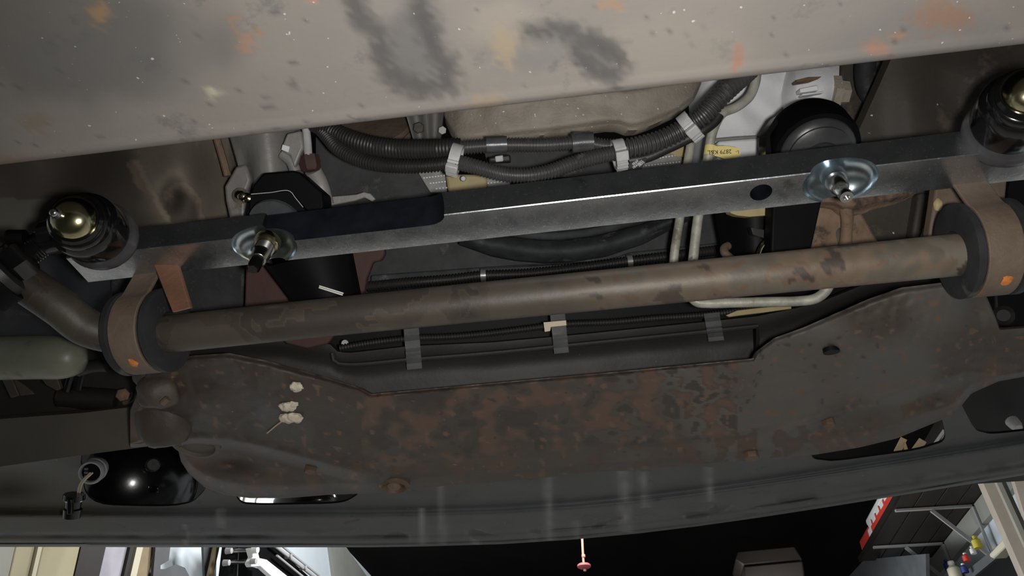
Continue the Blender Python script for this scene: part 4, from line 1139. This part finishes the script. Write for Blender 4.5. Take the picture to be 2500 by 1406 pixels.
mesh('side_tank', prism([(1087, 425), (1190, 425), (1190, 470), (1094, 470)], 0.825, 0.02), 'beige_plastic', cf, bevel=0.003)
mesh('side_tank', prism([(1622, 366), (1672, 352), (1672, 382), (1655, 384)], 0.824, 0.01), 'beige_plastic', cf, bevel=0.002)
mesh('cap_bead', lathe(pt(1131, 436, 0.80), ray(1131, 436) * -1, [(0, 0), (0.0032, 0), (0.0025, 0.003), (0, 0.0036)], 14), 'nylon', cf)
mesh('lower_hose_tray', prism([(1180, 360), (1500, 345), (1640, 340), (1560, 425), (1200, 440)], 0.845, 0.01), 'dusty_panel', None, 'dark grey tray behind the corrugated hoses', 'tray')
ks = thing('clip_block', 'small black and white fastener block between the two hoses', 'fastener', pt(1222, 385, 0.75))
mesh('body', prism([(1192, 384), (1246, 376), (1248, 394), (1194, 396)], 0.765, 0.012), 'loom_dark', ks, bevel=0.002)
mesh('pad', prism([(1208, 381), (1228, 378), (1229, 393), (1210, 395)], 0.762, 0.004), 'nylon', ks, bevel=0.001)
# printed belt
bt = thing('printed_belt', 'black belt with white printed characters right of the lower hose', 'belt', pt(1557, 398, 0.80))
bq = [(1536, 398), (1577, 384), (1580, 388), (1560, 425), (1530, 425)]
mesh('strap', prism(bq, 0.712, 0.004), 'belt_black', bt)
ux = (pt(1568, 387, 0.7113) - pt(1542, 408, 0.7113)).normalized()
uy = (UP - ux * UP.dot(ux)).normalized()
for k_, (s_, x_, y_) in enumerate([('0E60', 1551, 397), ('0E60601', 1557, 401), ('0605', 1566, 400)]):
    mesh('print', text_geo(s_, 0.0034, pt(x_, y_, 0.7113), ux, uy), 'print_white', bt, label='white printed characters')

# ------------------------------------------------------------------ corrugated hoses with white ties
h1 = thing('wire_loom', 'thick black corrugated hose running under the oil pan, with two tape wraps', 'hose', pt(1200, 355, 0.73))
mesh('thick_sleeve', ribbed([pt(770, 300, 0.76), pt(812, 322, 0.75), pt(870, 345, 0.74), pt(944, 361, 0.735), pt(1030, 364, 0.73), pt(1100, 362, 0.725), pt(1125, 361, 0.725)], 0.0100, 0.0032, 0.0007, 16), 'loom_dark', h1)
mesh('sleeve', ribbed([pt(1118, 361, 0.727), pt(1190, 356, 0.727), pt(1240, 354, 0.727), pt(1330, 354, 0.727), pt(1424, 349, 0.727), pt(1480, 356, 0.725), pt(1520, 356, 0.722)], 0.0072, 0.0031, 0.0013, 16), 'loom', h1)
mesh('tape_wrap', tube([pt(1188, 354, 0.727), pt(1214, 353, 0.727), pt(1238, 352, 0.727)], 0.0081, 8, 20), 'tape', h1)
mesh('tape_wrap', tube([pt(1396, 350, 0.727), pt(1424, 347, 0.727), pt(1448, 346, 0.727)], 0.0096, 8, 20), 'tape', h1)
mesh('tape_ridge', tube([pt(1400, 330, 0.726), pt(1420, 330, 0.725), pt(1446, 336, 0.726)], 0.0034, 8, 10), 'tape', h1)
h2 = mesh('wire_loom', ribbed([pt(785, 318, 0.755), pt(802, 338, 0.745), pt(824, 362, 0.735), pt(870, 387, 0.725), pt(927, 402, 0.715), pt(1012, 406, 0.71), pt(1070, 402, 0.708), pt(1098, 398, 0.707)], 0.0070, 0.0031, 0.0013, 16), 'loom_dark', None,
          'dark corrugated hose curving down from the upper left into the left white tie', 'hose')
h3 = mesh('wire_loom', ribbed([pt(1118, 396, 0.705), pt(1171, 410, 0.70), pt(1228, 425, 0.698), pt(1285, 428, 0.698), pt(1341, 419, 0.70), pt(1398, 399, 0.703), pt(1455, 383, 0.707), pt(1512, 372, 0.71)], 0.0075, 0.0031, 0.0014, 16), 'loom', None,
          'corrugated hose sagging in the middle between two white ties', 'hose')
h4 = mesh('wire_loom', ribbed([pt(1512, 366, 0.712), pt(1560, 357, 0.712), pt(1612, 342, 0.712), pt(1655, 322, 0.71), pt(1685, 303, 0.707), pt(1716, 282, 0.702), pt(1750, 245, 0.70), pt(1785, 210, 0.70), pt(1830, 170, 0.705)], 0.0100, 0.0042, 0.0022, 18), 'loom', None,
          'thick split corrugated hose climbing steeply at right of the oil pan', 'hose')
mesh('hose_tail', tube([pt(1536, 392, 0.725), pt(1580, 384, 0.722), pt(1630, 362, 0.72), pt(1672, 342, 0.718), pt(1710, 322, 0.715), pt(1745, 296, 0.715), pt(1755, 280, 0.715)], 0.0052, 40, 12), 'loom_dark', None,
     'smooth black rubber hose tucked under the climbing corrugated hose', 'hose')
def zip_tie(c, axis, r, head_dir, label, wd=0.0105, th=0.0026):
    t = thing('cable_tie', label, 'cable tie', c, 'pale cable ties on the corrugated hoses')
    axis = axis.normalized()
    A = c - axis * wd / 2
    mesh('strap', lathe(A, axis, [(r, 0), (r + th, 0), (r + th, wd), (r, wd), (r, 0)], 28), 'nylon', t)
    hd = (head_dir - axis * head_dir.dot(axis)).normalized()
    sd = axis.cross(hd)
    for k in range(-2, 4):
        a = k * 0.33
        dd = (hd * math.cos(a) + sd * math.sin(a))
        mesh('tooth', box(c + dd * (r + th + 0.0008), wd * 1.04, 0.0026, 0.0030, axis, dd.cross(axis), dd), 'nylon', t, bevel=0.0004)
    mesh('head', box(c + hd * (r + th + 0.0015) + sd * -0.004, wd * 1.15, 0.010, 0.0052, axis, sd, hd), 'nylon', t, bevel=0.0012)
    return t
TO = -FW
zip_tie(pt(1112, 388, 0.712), pt(1128, 393, 0.70) - pt(1096, 385, 0.70), 0.0122, TO * 0.7 - UP - RT * 0.5, 'white cable tie on the left, below the corner of the oil pan')
zip_tie(pt(1511, 376, 0.710), pt(1530, 370, 0.71) - pt(1490, 378, 0.71), 0.0118, TO - UP * 0.6, 'white cable tie in the middle, right of the sagging hose')
zip_tie(pt(1683, 308, 0.704), pt(1705, 288, 0.70) - pt(1668, 318, 0.706), 0.0118, TO - UP * 0.7 + RT * 0.3, 'white cable tie on the right, where the hose climbs steeply')

# ------------------------------------------------------------------ bare aluminium tubes
rod('cooler_tube', [pt(1690, 325, 0.775), pt(1686, 352, 0.772), pt(1675, 420, 0.765), pt(1660, 530, 0.755), pt(1645, 640, 0.748), pt(1650, 700, 0.745), pt(1661, 735, 0.743)], 0.0046, 'alu_tube', None, 60, 14,
    label='straight aluminium tube, left of the two crossing behind the bar', cat='tube')
rod('cooler_tube', [pt(1846, 150, 0.765), pt(1846, 186, 0.763), pt(1842, 208, 0.762), pt(1829, 236, 0.760), pt(1798, 261, 0.757), pt(1764, 276, 0.754), pt(1748, 300, 0.753), pt(1737, 332, 0.752), pt(1727, 395, 0.752), pt(1703, 540, 0.745), pt(1692, 634, 0.740),
                   pt(1685, 690, 0.737), pt(1687, 722, 0.735), pt(1702, 737, 0.733), pt(1730, 740, 0.732), pt(1790, 739, 0.730), pt(1870, 737, 0.727), pt(1950, 735, 0.724), pt(1990, 729, 0.722), pt(2014, 712, 0.721), pt(2026, 690, 0.721), pt(2030, 660, 0.722)], 0.0050, 'alu_tube', None, 220, 16,
    label='long bent aluminium tube with the yellow tag and a U bend below', cat='tube')
tg = thing('paper_tag', 'yellow printed paper tag wrapped around the bent tube', 'tag', pt(1760, 368, 0.742))
mesh('wrap', lathe(pt(1736, 356, 0.7515), pt(1732, 380, 0.7515) - pt(1736, 356, 0.7515), [(0.0052, 0), (0.0062, 0), (0.0062, 0.0098), (0.0052, 0.0098), (0.0052, 0)], 24), 'tag_yellow', tg)
mesh('flag', prism([(1742, 357), (1770, 356), (1800, 360), (1807, 366), (1808, 378), (1802, 384), (1770, 388), (1744, 380)], 0.7435, 0.0006), 'tag_yellow', tg)
ux = (pt(1730, 372, 0.743) - pt(1790, 369, 0.743)).normalized()
uy = (-UP - ux * (-UP).dot(ux)).normalized()
mesh('print', text_geo('2879 K&L', 0.0060, pt(1757, 370.5, 0.7430), ux, uy), 'ink', tg, label='dark printed characters, upside down')
mesh('print', text_geo('L-', 0.0045, pt(1800, 371, 0.7430), ux, uy), 'ink', tg)

# ------------------------------------------------------------------ dark parts top right, between gearbox and rail
dk = thing('steering_hose', 'dark rubber hose hanging between the white gearbox and right frame rail', 'hose', pt(2125, 210, 0.86))
rod('bend', [pt(2115, 130, 0.86), pt(2112, 175, 0.86), pt(2118, 215, 0.86), pt(2135, 240, 0.865)], 0.012, 'black_rubber', dk, 24, 14)
mesh('engine_mount', prism([(2055, 150), (2190, 140), (2170, 190), (2095, 345), (2060, 300), (2050, 262), (2075, 230), (2050, 200)], 0.90, 0.03), 'frame_dark', None, 'dark engine mount beside the hex cap of the gearbox', 'mount', bevel=0.004)

# ------------------------------------------------------------------ lower left corner
rsv = thing('fluid_reservoir', 'pale green rounded plastic reservoir at the left edge', 'reservoir', pt(80, 870, 0.80))
rp = resample([pt(-160, 880, 0.82), pt(-60, 876, 0.815), pt(40, 873, 0.81), pt(110, 872, 0.805), pt(160, 874, 0.80), pt(190, 876, 0.80), pt(212, 878, 0.80)], 30)
def rr_(i):
    t = i / 29
    return 0.0235 * max(0.0, 1 - max(0, (t - 0.70) / 0.30) ** 3.2) ** 0.42 + 0.0006
mesh('bottle', sweep(rp, rr_, 28), 'pale_green', rsv)
mesh('seam', tube([pt(-60, 912, 0.803), pt(60, 914, 0.797), pt(140, 910, 0.792), pt(185, 900, 0.793)], 0.0012, 20, 8), 'pale_green', rsv)
am = thing('lower_mount', 'dark brown lower mount with a rusty bolt at the lower left', 'mount', pt(220, 970, 0.86))
mesh('plate', prism([(-150, 780), (200, 780), (400, 780), (400, 930), (342, 1010), (-150, 1060)], 0.99, 0.02), 'mount_dark', am, bevel=0.003)
mesh('bolt', hexhead(pt(300, 964, 0.93), ray(300, 964) * -1, 0.009, 0.008), 'rust_flange', am)
mesh('washer', tube([pt(302, 984, 0.93), pt(316, 978, 0.93), pt(325, 968, 0.93), pt(326, 956, 0.93)], 0.003, 12, 8), 'beam_brown', am)
mesh('roller', tube([pt(150, 968, 0.93), pt(290, 978, 0.93)], 0.014, 6, 14), 'mount_dark', am)
sk = thing('link_fork', 'black forked link below the pale reservoir', 'link', pt(185, 935, 0.85))
rod('tine', [pt(175, 915, 0.85), pt(163, 955, 0.85)], 0.004, 'gloss_black', sk, 4, 8)
rod('tine', [pt(197, 912, 0.85), pt(188, 952, 0.85)], 0.004, 'gloss_black', sk, 4, 8)
rod('hose', [pt(190, 905, 0.84), pt(225, 895, 0.84), pt(262, 893, 0.84)], 0.007, 'loom_dark', sk, 10, 10)
for k_, (poly, lab) in enumerate([([(0, 918), (28, 920), (46, 965), (26, 972)], 'short rusty tab under the reservoir, leftmost'),
                                  ([(30, 922), (60, 940), (84, 962), (50, 966)], 'short rusty tab under the reservoir, second from left'),
                                  ([(98, 922), (140, 924), (148, 948), (138, 954), (112, 940)], 'short rusty tab with a yellow tip under the reservoir')]):
    mesh('rust_tab', prism(poly, 0.88, 0.006), 'rust_plain', None, lab, 'tab', bevel=0.001)

# ------------------------------------------------------------------ the garage beyond the bumper
def lw(poly, off, th, name, m, label, cat, **k):
    """an outline on the left hand wall, standing off it by off, th thick"""
    f = [pt(x, y, ('x', XL + off)) for x, y in poly]
    return mesh(name, prism3(f, V((-th, 0, 0))), m, None, label, cat, **k)
def lwp(poly, off, th, name, m, parent, **k):
    f = [pt(x, y, ('x', XL + off)) for x, y in poly]
    return mesh(name, prism3(f, V((-th, 0, 0))), m, parent, **k)
dy = 130
def vlean(x, y, y2):           # x of an upright line at another height in the picture
    return x + (x - 1223) / (y + 1490) * (y2 - y)
def upright(xa, xb, ytop=1280, ybot=1560):
    k = -0.226
    return [(xa + k * (ytop - 1337), ytop), (xb + k * (ytop - 1337), ytop), (xb + k * (ybot - 1337), ybot), (xa + k * (ybot - 1337), ybot)]
cb = thing('wall_cabinet', 'cream wall cabinet with two doors at the far left below the bumper', 'cabinet', pt(110, 1400, ('x', XL + 0.3)))
lwp(upright(-80, 36), 0.22, 0.015, 'side_panel', 'wall_grey', cb)
lwp(upright(38, 92), 0.22, 0.012, 'door', 'wall_cream', cb, bevel=0.01)
lwp(upright(93, 103), 0.232, 0.012, 'door_edge', 'cream_box', cb)
lwp(upright(104, 196), 0.22, 0.012, 'door', 'wall_cream', cb, bevel=0.01)
lw(upright(198, 257), 0.225, 0.012, 'door_post', 'wood_dark', 'dark brown upright post between the cream cabinet and pale door', 'post')
lw(upright(258, 318), 0.21, 0.012, 'pale_door', 'lavender', 'pale lavender door leaf between two dark uprights', 'door')
lw(upright(318, 327), 0.225, 0.012, 'door_post', 'wood_dark', 'narrow dark upright between the pale door and tan casing', 'post')
cs = thing('door_casing', 'tan wooden door casing with a lighter front edge', 'casing', pt(350, 1400, ('x', XL + 0.24)))
lwp(upright(328, 334), 0.22, 0.012, 'bead', 'wood_tan', cs)
lwp(upright(334, 349), 0.232, 0.012, 'front_edge', 'cream_box', cs)
lwp(upright(349, 376), 0.22, 0.012, 'board', 'wood_tan', cs)
lw(upright(378, 402), 0.20, 0.012, 'wall_strip', 'slate', 'dark grey strip right of the tan casing', 'strip')
lw([(381, 1320), (418, 1320), (412, 1368), (392, 1380), (392, 1389), (408, 1389), (432, 1378), (452, 1386), (462, 1406), (470, 1500), (366, 1500)], 0.24, 0.012, 'coat', 'slate', 'grey jacket shape hanging against the white wall', 'coat')
lw([(496, 1320), (530, 1320), (527, 1420), (520, 1500), (498, 1500), (500, 1406)], 0.18, 0.012, 'tall_box', 'slate', 'slate grey tall box edge beside the white wall', 'box')
lw(upright(525, 536), 0.215, 0.012, 'pale_pole', 'wood_tan', 'slim tan wooden pole left of the black rack', 'pole')
rk = thing('tool_rack', 'black tool rack with chrome rungs at lower left', 'rack', pt(575, 1375, ('x', XL + 0.3)))
lwp([(566, 1320), (578, 1320), (562, 1480), (548, 1480)], 0.30, 0.05, 'upright', 'satin_black', rk)
lwp([(606, 1320), (620, 1320), (612, 1480), (600, 1480)], 0.30, 0.05, 'upright', 'satin_black', rk)
lwp([(578, 1320), (606, 1320), (600, 1480), (562, 1480)], 0.22, 0.02, 'back', 'slate', rk)
for (a, b) in [((566, 1346), (612, 1342)), ((558, 1373), (610, 1370))]:
    mesh('rung', tube([pt(*a, ('x', XL + 0.32)), pt(*b, ('x', XL + 0.32))], 0.010, 4, 10), 'steel_bright', rk)
for q in [(552, 1345), (546, 1374)]:
    mesh('hook', lathe(pt(*q, ('x', XL + 0.30)), V((1, 0, 0)), [(0, 0), (0.016, 0), (0.014, 0.03), (0, 0.035)], 12), 'grey_metal', rk)
sl = thing('folding_bracket', 'white folding metal bracket arm leaning to the right below the bumper', 'bracket', pt(650, 1375, ('x', XL + 0.4)))
lwp([(612, 1338), (628, 1338), (634, 1362), (652, 1366), (720, 1420), (700, 1440), (636, 1382), (614, 1384), (610, 1376), (618, 1360)], 0.40, 0.03, 'arm', 'white_metal', sl, bevel=0.004)
mesh('pivot', lathe(pt(625, 1342, ('x', XL + 0.42)), V((1, 0, 0)), [(0, -0.02), (0.018, -0.02), (0.018, 0.01), (0, 0.014)], 16), 'white_metal', sl)
mesh('pivot', lathe(pt(621, 1370, ('x', XL + 0.42)), V((1, 0, 0)), [(0, -0.02), (0.014, -0.02), (0.014, 0.01), (0, 0.014)], 16), 'grey_metal', sl)
lw([(628, 1320), (658, 1320), (790, 1440), (740, 1470), (650, 1365), (630, 1358)], 0.20, 0.03, 'dark_board', 'satin_black', 'black board behind the white folding bracket', 'board')
lw([(612, 1384), (640, 1390), (700, 1450), (620, 1460)], 0.20, 0.03, 'dark_case', 'satin_black', 'black case under the white folding bracket', 'case')
pr_ = thing('pipe_run', 'bundle of thin grey pipes slanting along the white wall', 'pipes', pt(730, 1370, ('x', XL + 0.2)))
for (a, b, r_) in [((668, 1330), (772, 1412), 0.010), ((688, 1332), (780, 1406), 0.007), ((676, 1356), (745, 1412), 0.007)]:
    mesh('pipe', tube([pt(*a, ('x', XL + 0.24)), pt(*b, ('x', XL + 0.24))], r_, 4, 10), 'grey_metal', pr_)
for q in [(712, 1358), (748, 1386)]:
    mesh('clamp', lathe(pt(*q, ('x', XL + 0.26)), V((1, 0, 0)), [(0, -0.04), (0.014, -0.04), (0.014, 0.0), (0, 0.004)], 10), 'grey_metal', pr_)
lw([(806, 1320), (834, 1320), (900, 1412), (960, 1500), (800, 1500), (818, 1412)], 0.03, 0.03, 'wall_fade_sheet', 'wall_grey', 'grey sheet standing in for the light fading along the white wall', 'board')  # grey colour paints the wall's fading light; no board is there

# release handle hanging on its cord from the ceiling
hz = 4.6
rh = thing('release_handle', 'red disc handle hanging on a pink cord under the dark ceiling', 'handle', pt(1426, 1383, ('y', hz)))
hk = pt(1421, 1240, ('y', hz)); hk.z = CAM.z + CEIL
mesh('cord', tube([hk, pt(1422, 1330, ('y', hz)), pt(1425, 1378, ('y', hz))], 0.0075, 8, 8), 'cord_pink', rh)
mesh('bead', lathe(pt(1424.5, 1357, ('y', hz)), V((0, 0, 1)), [(0, -0.012), (0.012, -0.008), (0.012, 0.008), (0, 0.012)], 12), 'cord_pink', rh)
mesh('disc', lathe(pt(1426, 1382, ('y', hz)), V((0, 0, 1)), [(0, -0.012), (0.030, -0.012), (0.042, -0.004), (0.042, 0.006), (0.034, 0.012), (0, 0.012)], 32), 'pink_red', rh)
mesh('knot', lathe(pt(1428, 1390, ('y', hz)), V((0, 0, 1)), [(0, -0.014), (0.009, -0.010), (0.010, 0.004), (0, 0.01)], 12), 'cord_pink', rh)
ob = thing('opener_box', 'dim tan box fixed under the dark ceiling', 'box', pt(1888, 1390, ('y', 4.9)))
mesh('case', prism([(1815, 1382), (1960, 1368), (1964, 1396), (1966, 1440), (1822, 1450)], ('y', 4.9), 0.3), 'wood_shelf', ob, bevel=0.01)
mesh('top_cover', prism([(1795, 1366), (1800, 1345), (1940, 1332), (1960, 1366), (1815, 1380)], ('y', 4.92), 0.3), 'wood_dark', ob, bevel=0.01)

# shelf on the right wall, planks, brackets and things lying on it
SZ = 1.8
shf = thing('wall_shelf', 'dark wooden plank shelf on the right wall seen from below', 'shelf', pt(2250, 1290, ('z', SZ)))
fA, fB = pt(2200, 1212, ('z', SZ)), pt(2094, 1366, ('z', SZ))
y0s, y1s = 3.2, fB.y + 0.04
nb = 4
for k in range(nb):
    xa = 1.585 + k * 0.495 / nb
    xb = xa + 0.495 / nb - 0.006
    zz = CAM.z + SZ
    mesh('plank', box(((xa + xb) / 2, (y0s + y1s) / 2, zz + 0.012), xb - xa, y1s - y0s, 0.024), 'wood_shelf', shf, bevel=0.003)
mesh('front_edge', box((1.578, (y0s + y1s) / 2, CAM.z + SZ + 0.012), 0.014, y1s - y0s, 0.032), 'wood_dark', shf)
mesh('ledger', box((XR - 0.02, (3.2 + 6.6) / 2, CAM.z + SZ - 0.065), 0.035, 3.4, 0.12), 'wall_grey', shf)
for yy in (4.57, 5.18):
    zz = CAM.z + SZ - 0.008
    b_ = thing('shelf_bracket', 'pale steel shelf bracket with diagonal brace, ' + ('nearer' if yy < 5 else 'farther') + ' of the two under the dark shelf', 'bracket', V((XR - 0.02, yy, zz)), 'steel brackets under the wall shelf')
    mesh('arm', box((1.83, yy, zz - 0.005), 0.46, 0.022, 0.012), 'grey_metal', b_)
    mesh('wall_leg', box((XR - 0.045, yy, zz - 0.17), 0.010, 0.022, 0.34), 'grey_metal', b_)
    mesh('brace', bar2(V((1.80, yy, zz - 0.015)), V((XR - 0.05, yy, zz - 0.31)), 0.022, 0.012, V((0, 1, 0))), 'grey_metal', b_)
ra = thing('red_package', 'red package with white lettering band standing on the front edge of the shelf', 'package', V((1.62, 5.0, CAM.z + SZ + 0.03)))
zt = CAM.z + SZ + 0.026
mesh('red_panel', box((1.606, 4.93, zt + 0.045), 0.025, 0.98, 0.09), 'red_plastic', ra, bevel=0.006)
mesh('white_top', box((1.612, 4.86, zt + 0.12), 0.03, 0.62, 0.05), 'white_metal', ra, bevel=0.015)
for k in range(5):
    mesh('white_mark', box((1.593, 4.64 + k * 0.11, zt + 0.082 - 0.006 * (k % 2)), 0.004, 0.07, 0.034), 'white_metal', ra, bevel=0.001)
mesh('white_mark', box((1.592, 5.12, zt + 0.045), 0.004, 0.08, 0.045), 'white_metal', ra, bevel=0.001)
def rw(poly, off, th, name, m, label=None, cat=None, parent=None, **k):
    f = [pt(x, y, ('x', XR - off)) for x, y in poly]
    return mesh(name, prism3(f, V((th, 0, 0))), m, parent, label, cat, **k)
# lower ledge with bottles
rw([(2492, 1288), (2508, 1300), (2350, 1430), (2290, 1470), (2300, 1440)], 0.20, 0.16, 'wall_ledge', 'slate', 'slate grey ledge on the right wall carrying bottles', 'ledge')
rw([(2508, 1302), (2700, 1240), (2700, 1600), (2290, 1600), (2350, 1432)], 0.18, 0.1, 'dark_cabinet', 'deep_black', 'black cabinet front under the slate ledge', 'cabinet')
def bottle(px, py, r, h, m, label, off=0.24, capm='white_metal'):
    base = pt(px, py, ('x', XR - off))
    t = thing('bottle', label, 'bottle', base)
    mesh('body', lathe(base, V((0, 0, 1)), [(0, 0), (r, 0), (r, h * .62), (r * .45, h * .78), (r * .45, h * .86), (0, h * .86)], 18), m, t)
    mesh('cap', lathe(base, V((0, 0, 1)), [(0, h * .84), (r * .55, h * .84), (r * .5, h), (0, h)], 14), capm, t)
bottle(2390, 1338, 0.024, 0.065, 'yellow_paint', 'yellow bottle on the slate ledge, nearest the vertical post', capm='yellow_paint')
bottle(2378, 1352, 0.015, 0.04, 'white_metal', 'small white bottle beside the yellow one')
bottle(2362, 1370, 0.018, 0.045, 'red_plastic', 'small red and white bottle on the slate ledge')
bottle(2318, 1392, 0.022, 0.06, 'blue_paint', 'blue bottle beside the cream spray can', capm='blue_paint')
bottle(2338, 1418, 0.035, 0.11, 'cream_box', 'cream spray can at the lower end of the slate ledge')
bottle(2358, 1398, 0.018, 0.05, 'blue_paint', 'small blue bottle with a white cap low on the ledge')
rw([(2414, 1352), (2456, 1306), (2466, 1324), (2424, 1364), (2416, 1360)], 0.26, 0.07, 'cream_lamp', 'cream_box', 'cream coloured box under the ledge next to the post', 'box', bevel=0.01)
# tall post and the board right of it
po = thing('upright_post', 'tall beige upright post at the lower right corner', 'post', pt(2460, 1300, ('y', 3.3)))
def vpost(xa, xb, y, th, m, nm):
    f = [pt(vlean(q, 1250, yy), yy, ('y', y)) for q, yy in ((xa, 1120), (xb, 1120), (xb, 1560), (xa, 1560))]
    return mesh(nm, prism3(f, V((0, th, 0))), m, po)
vpost(2432, 2466, 3.30, 0.05, 'post_beige', 'face')
vpost(2466, 2479, 3.28, 0.06, 'wall_grey', 'edge')
vpost(2479, 2490, 3.32, 0.05, 'grey_metal', 'return')
f = [pt(x, y, ('y', 3.2)) for x, y in [(2463, 1130), (2640, 1100), (2640, 1360), (2545, 1320), (2500, 1252)]]
mesh('pale_board', prism3(f, V((0, 0.03, 0))), 'post_beige', None, 'pale board corner at the right edge under the bumper', 'board')
f = [pt(x, y, ('y', 3.4)) for x, y in [(2470, 1130), (2560, 1115), (2620, 1330), (2540, 1330)]]
mesh('dark_backing', prism3(f, V((0, 0.03, 0))), 'deep_black', None, 'black sheet put in as the shade of the gap behind the beige post', 'panel')  # black sheet added to paint the dark gap beside the post
rw([(2060, 1420), (2110, 1366), (2260, 1352), (2262, 1460), (2060, 1520)], 0.40, 0.02, 'storage_bin', 'slate', 'grey bin under the farther end of the shelf', 'bin') 
# pale sticks seen through the right opening
for k_, (a, b, wd, lab) in enumerate([((2186, 1112), (2206, 1072), 0.022, 'pale wooden stick seen through the bumper opening, leftmost'),
                                      ((2205, 1080), (2216, 1112), 0.012, 'thin pale stick leaning against the leftmost one'),
                                      ((2232, 1104), (2252, 1076), 0.026, 'wide pale wooden wedge in the middle of the bumper opening'),
                                      ((2272, 1098), (2304, 1052), 0.010, 'white wire rod at the right of the bumper opening'),
                                      ((2284, 1110), (2308, 1062), 0.012, 'thin pale stick beside the white wire rod')]):
    mesh('wooden_stick', bar2(pt(*a, ('y', 2.6)), pt(*b, ('y', 2.6)), wd, 0.012, V((0, 1, 0))), 'wood_pale' if k_ != 3 else 'white_metal', None, lab, 'stick')
q0, q1 = pt(2180, 1118, ('y', 2.6)), pt(2330, 1112, ('y', 2.6))
oz = min(q0.z, q1.z) - 0.03
mesh('overhead_shelf', box(((q0.x - 0.1 + XR) / 2, 2.62, oz - 0.012), XR - q0.x + 0.1, 0.22, 0.024), 'wood_dark', None, 'dark overhead shelf board hidden behind the bumper, carrying pale sticks', 'shelf')
# bright things seen through the middle opening
tl_ = thing('tube_lamp', 'bright white tube lamp seen through the left middle bumper opening', 'lamp', pt(650, 1225, ('y', 2.4)))
e = bpy.data.materials.new('lamp_glow'); e.use_nodes = True
e.node_tree.nodes['Principled BSDF'].inputs['Emission Color'].default_value = (1, 1, 1, 1)
e.node_tree.nodes['Principled BSDF'].inputs['Emission Strength'].default_value = 1.6
MATS['lamp_glow'] = e
mesh('tube', tube([pt(634, 1220, ('y', 2.4)), pt(662, 1236, ('y', 2.4))], 0.016, 6, 14), 'lamp_glow', tl_)
mesh('housing', prism([(618, 1246), (622, 1216), (634, 1212), (668, 1230), (676, 1246)], ('y', 2.45), 0.03), 'white_metal', tl_, bevel=0.004)
wp = thing('white_pipes', 'white upright pipes at the left of the middle bumper opening', 'pipes', pt(585, 1225, ('y', 2.4)))
for xa, xb in [(570, 580), (588, 598), (560, 563)]:
    pa = pt(xa, 1260, ('y', 2.4))
    mesh('pipe', tube([pa, V((pa.x, pa.y, CAM.z + CEIL))], 0.008 if xa > 565 else 0.003, 4, 10), 'white_metal', wp)
def hanger(p, parent, m='satin_black'):
    t = V((p.x, p.y, CAM.z + CEIL))
    mesh('hanger', tube([p, t], 0.006, 3, 8), m, parent)
hanger(pt(630, 1200, ('y', 2.46)), tl_)
mh_ = thing('mirror_housing', 'glossy black rounded housing seen through the middle bumper opening', 'housing', pt(745, 1225, ('y', 1.9)))
hanger(pt(745, 1215, ('y', 1.9)), mh_)
mesh('shell', ellipsoid(pt(745, 1225, ('y', 1.9)), 0.095, 0.05, 0.045), 'gloss_black', mh_)
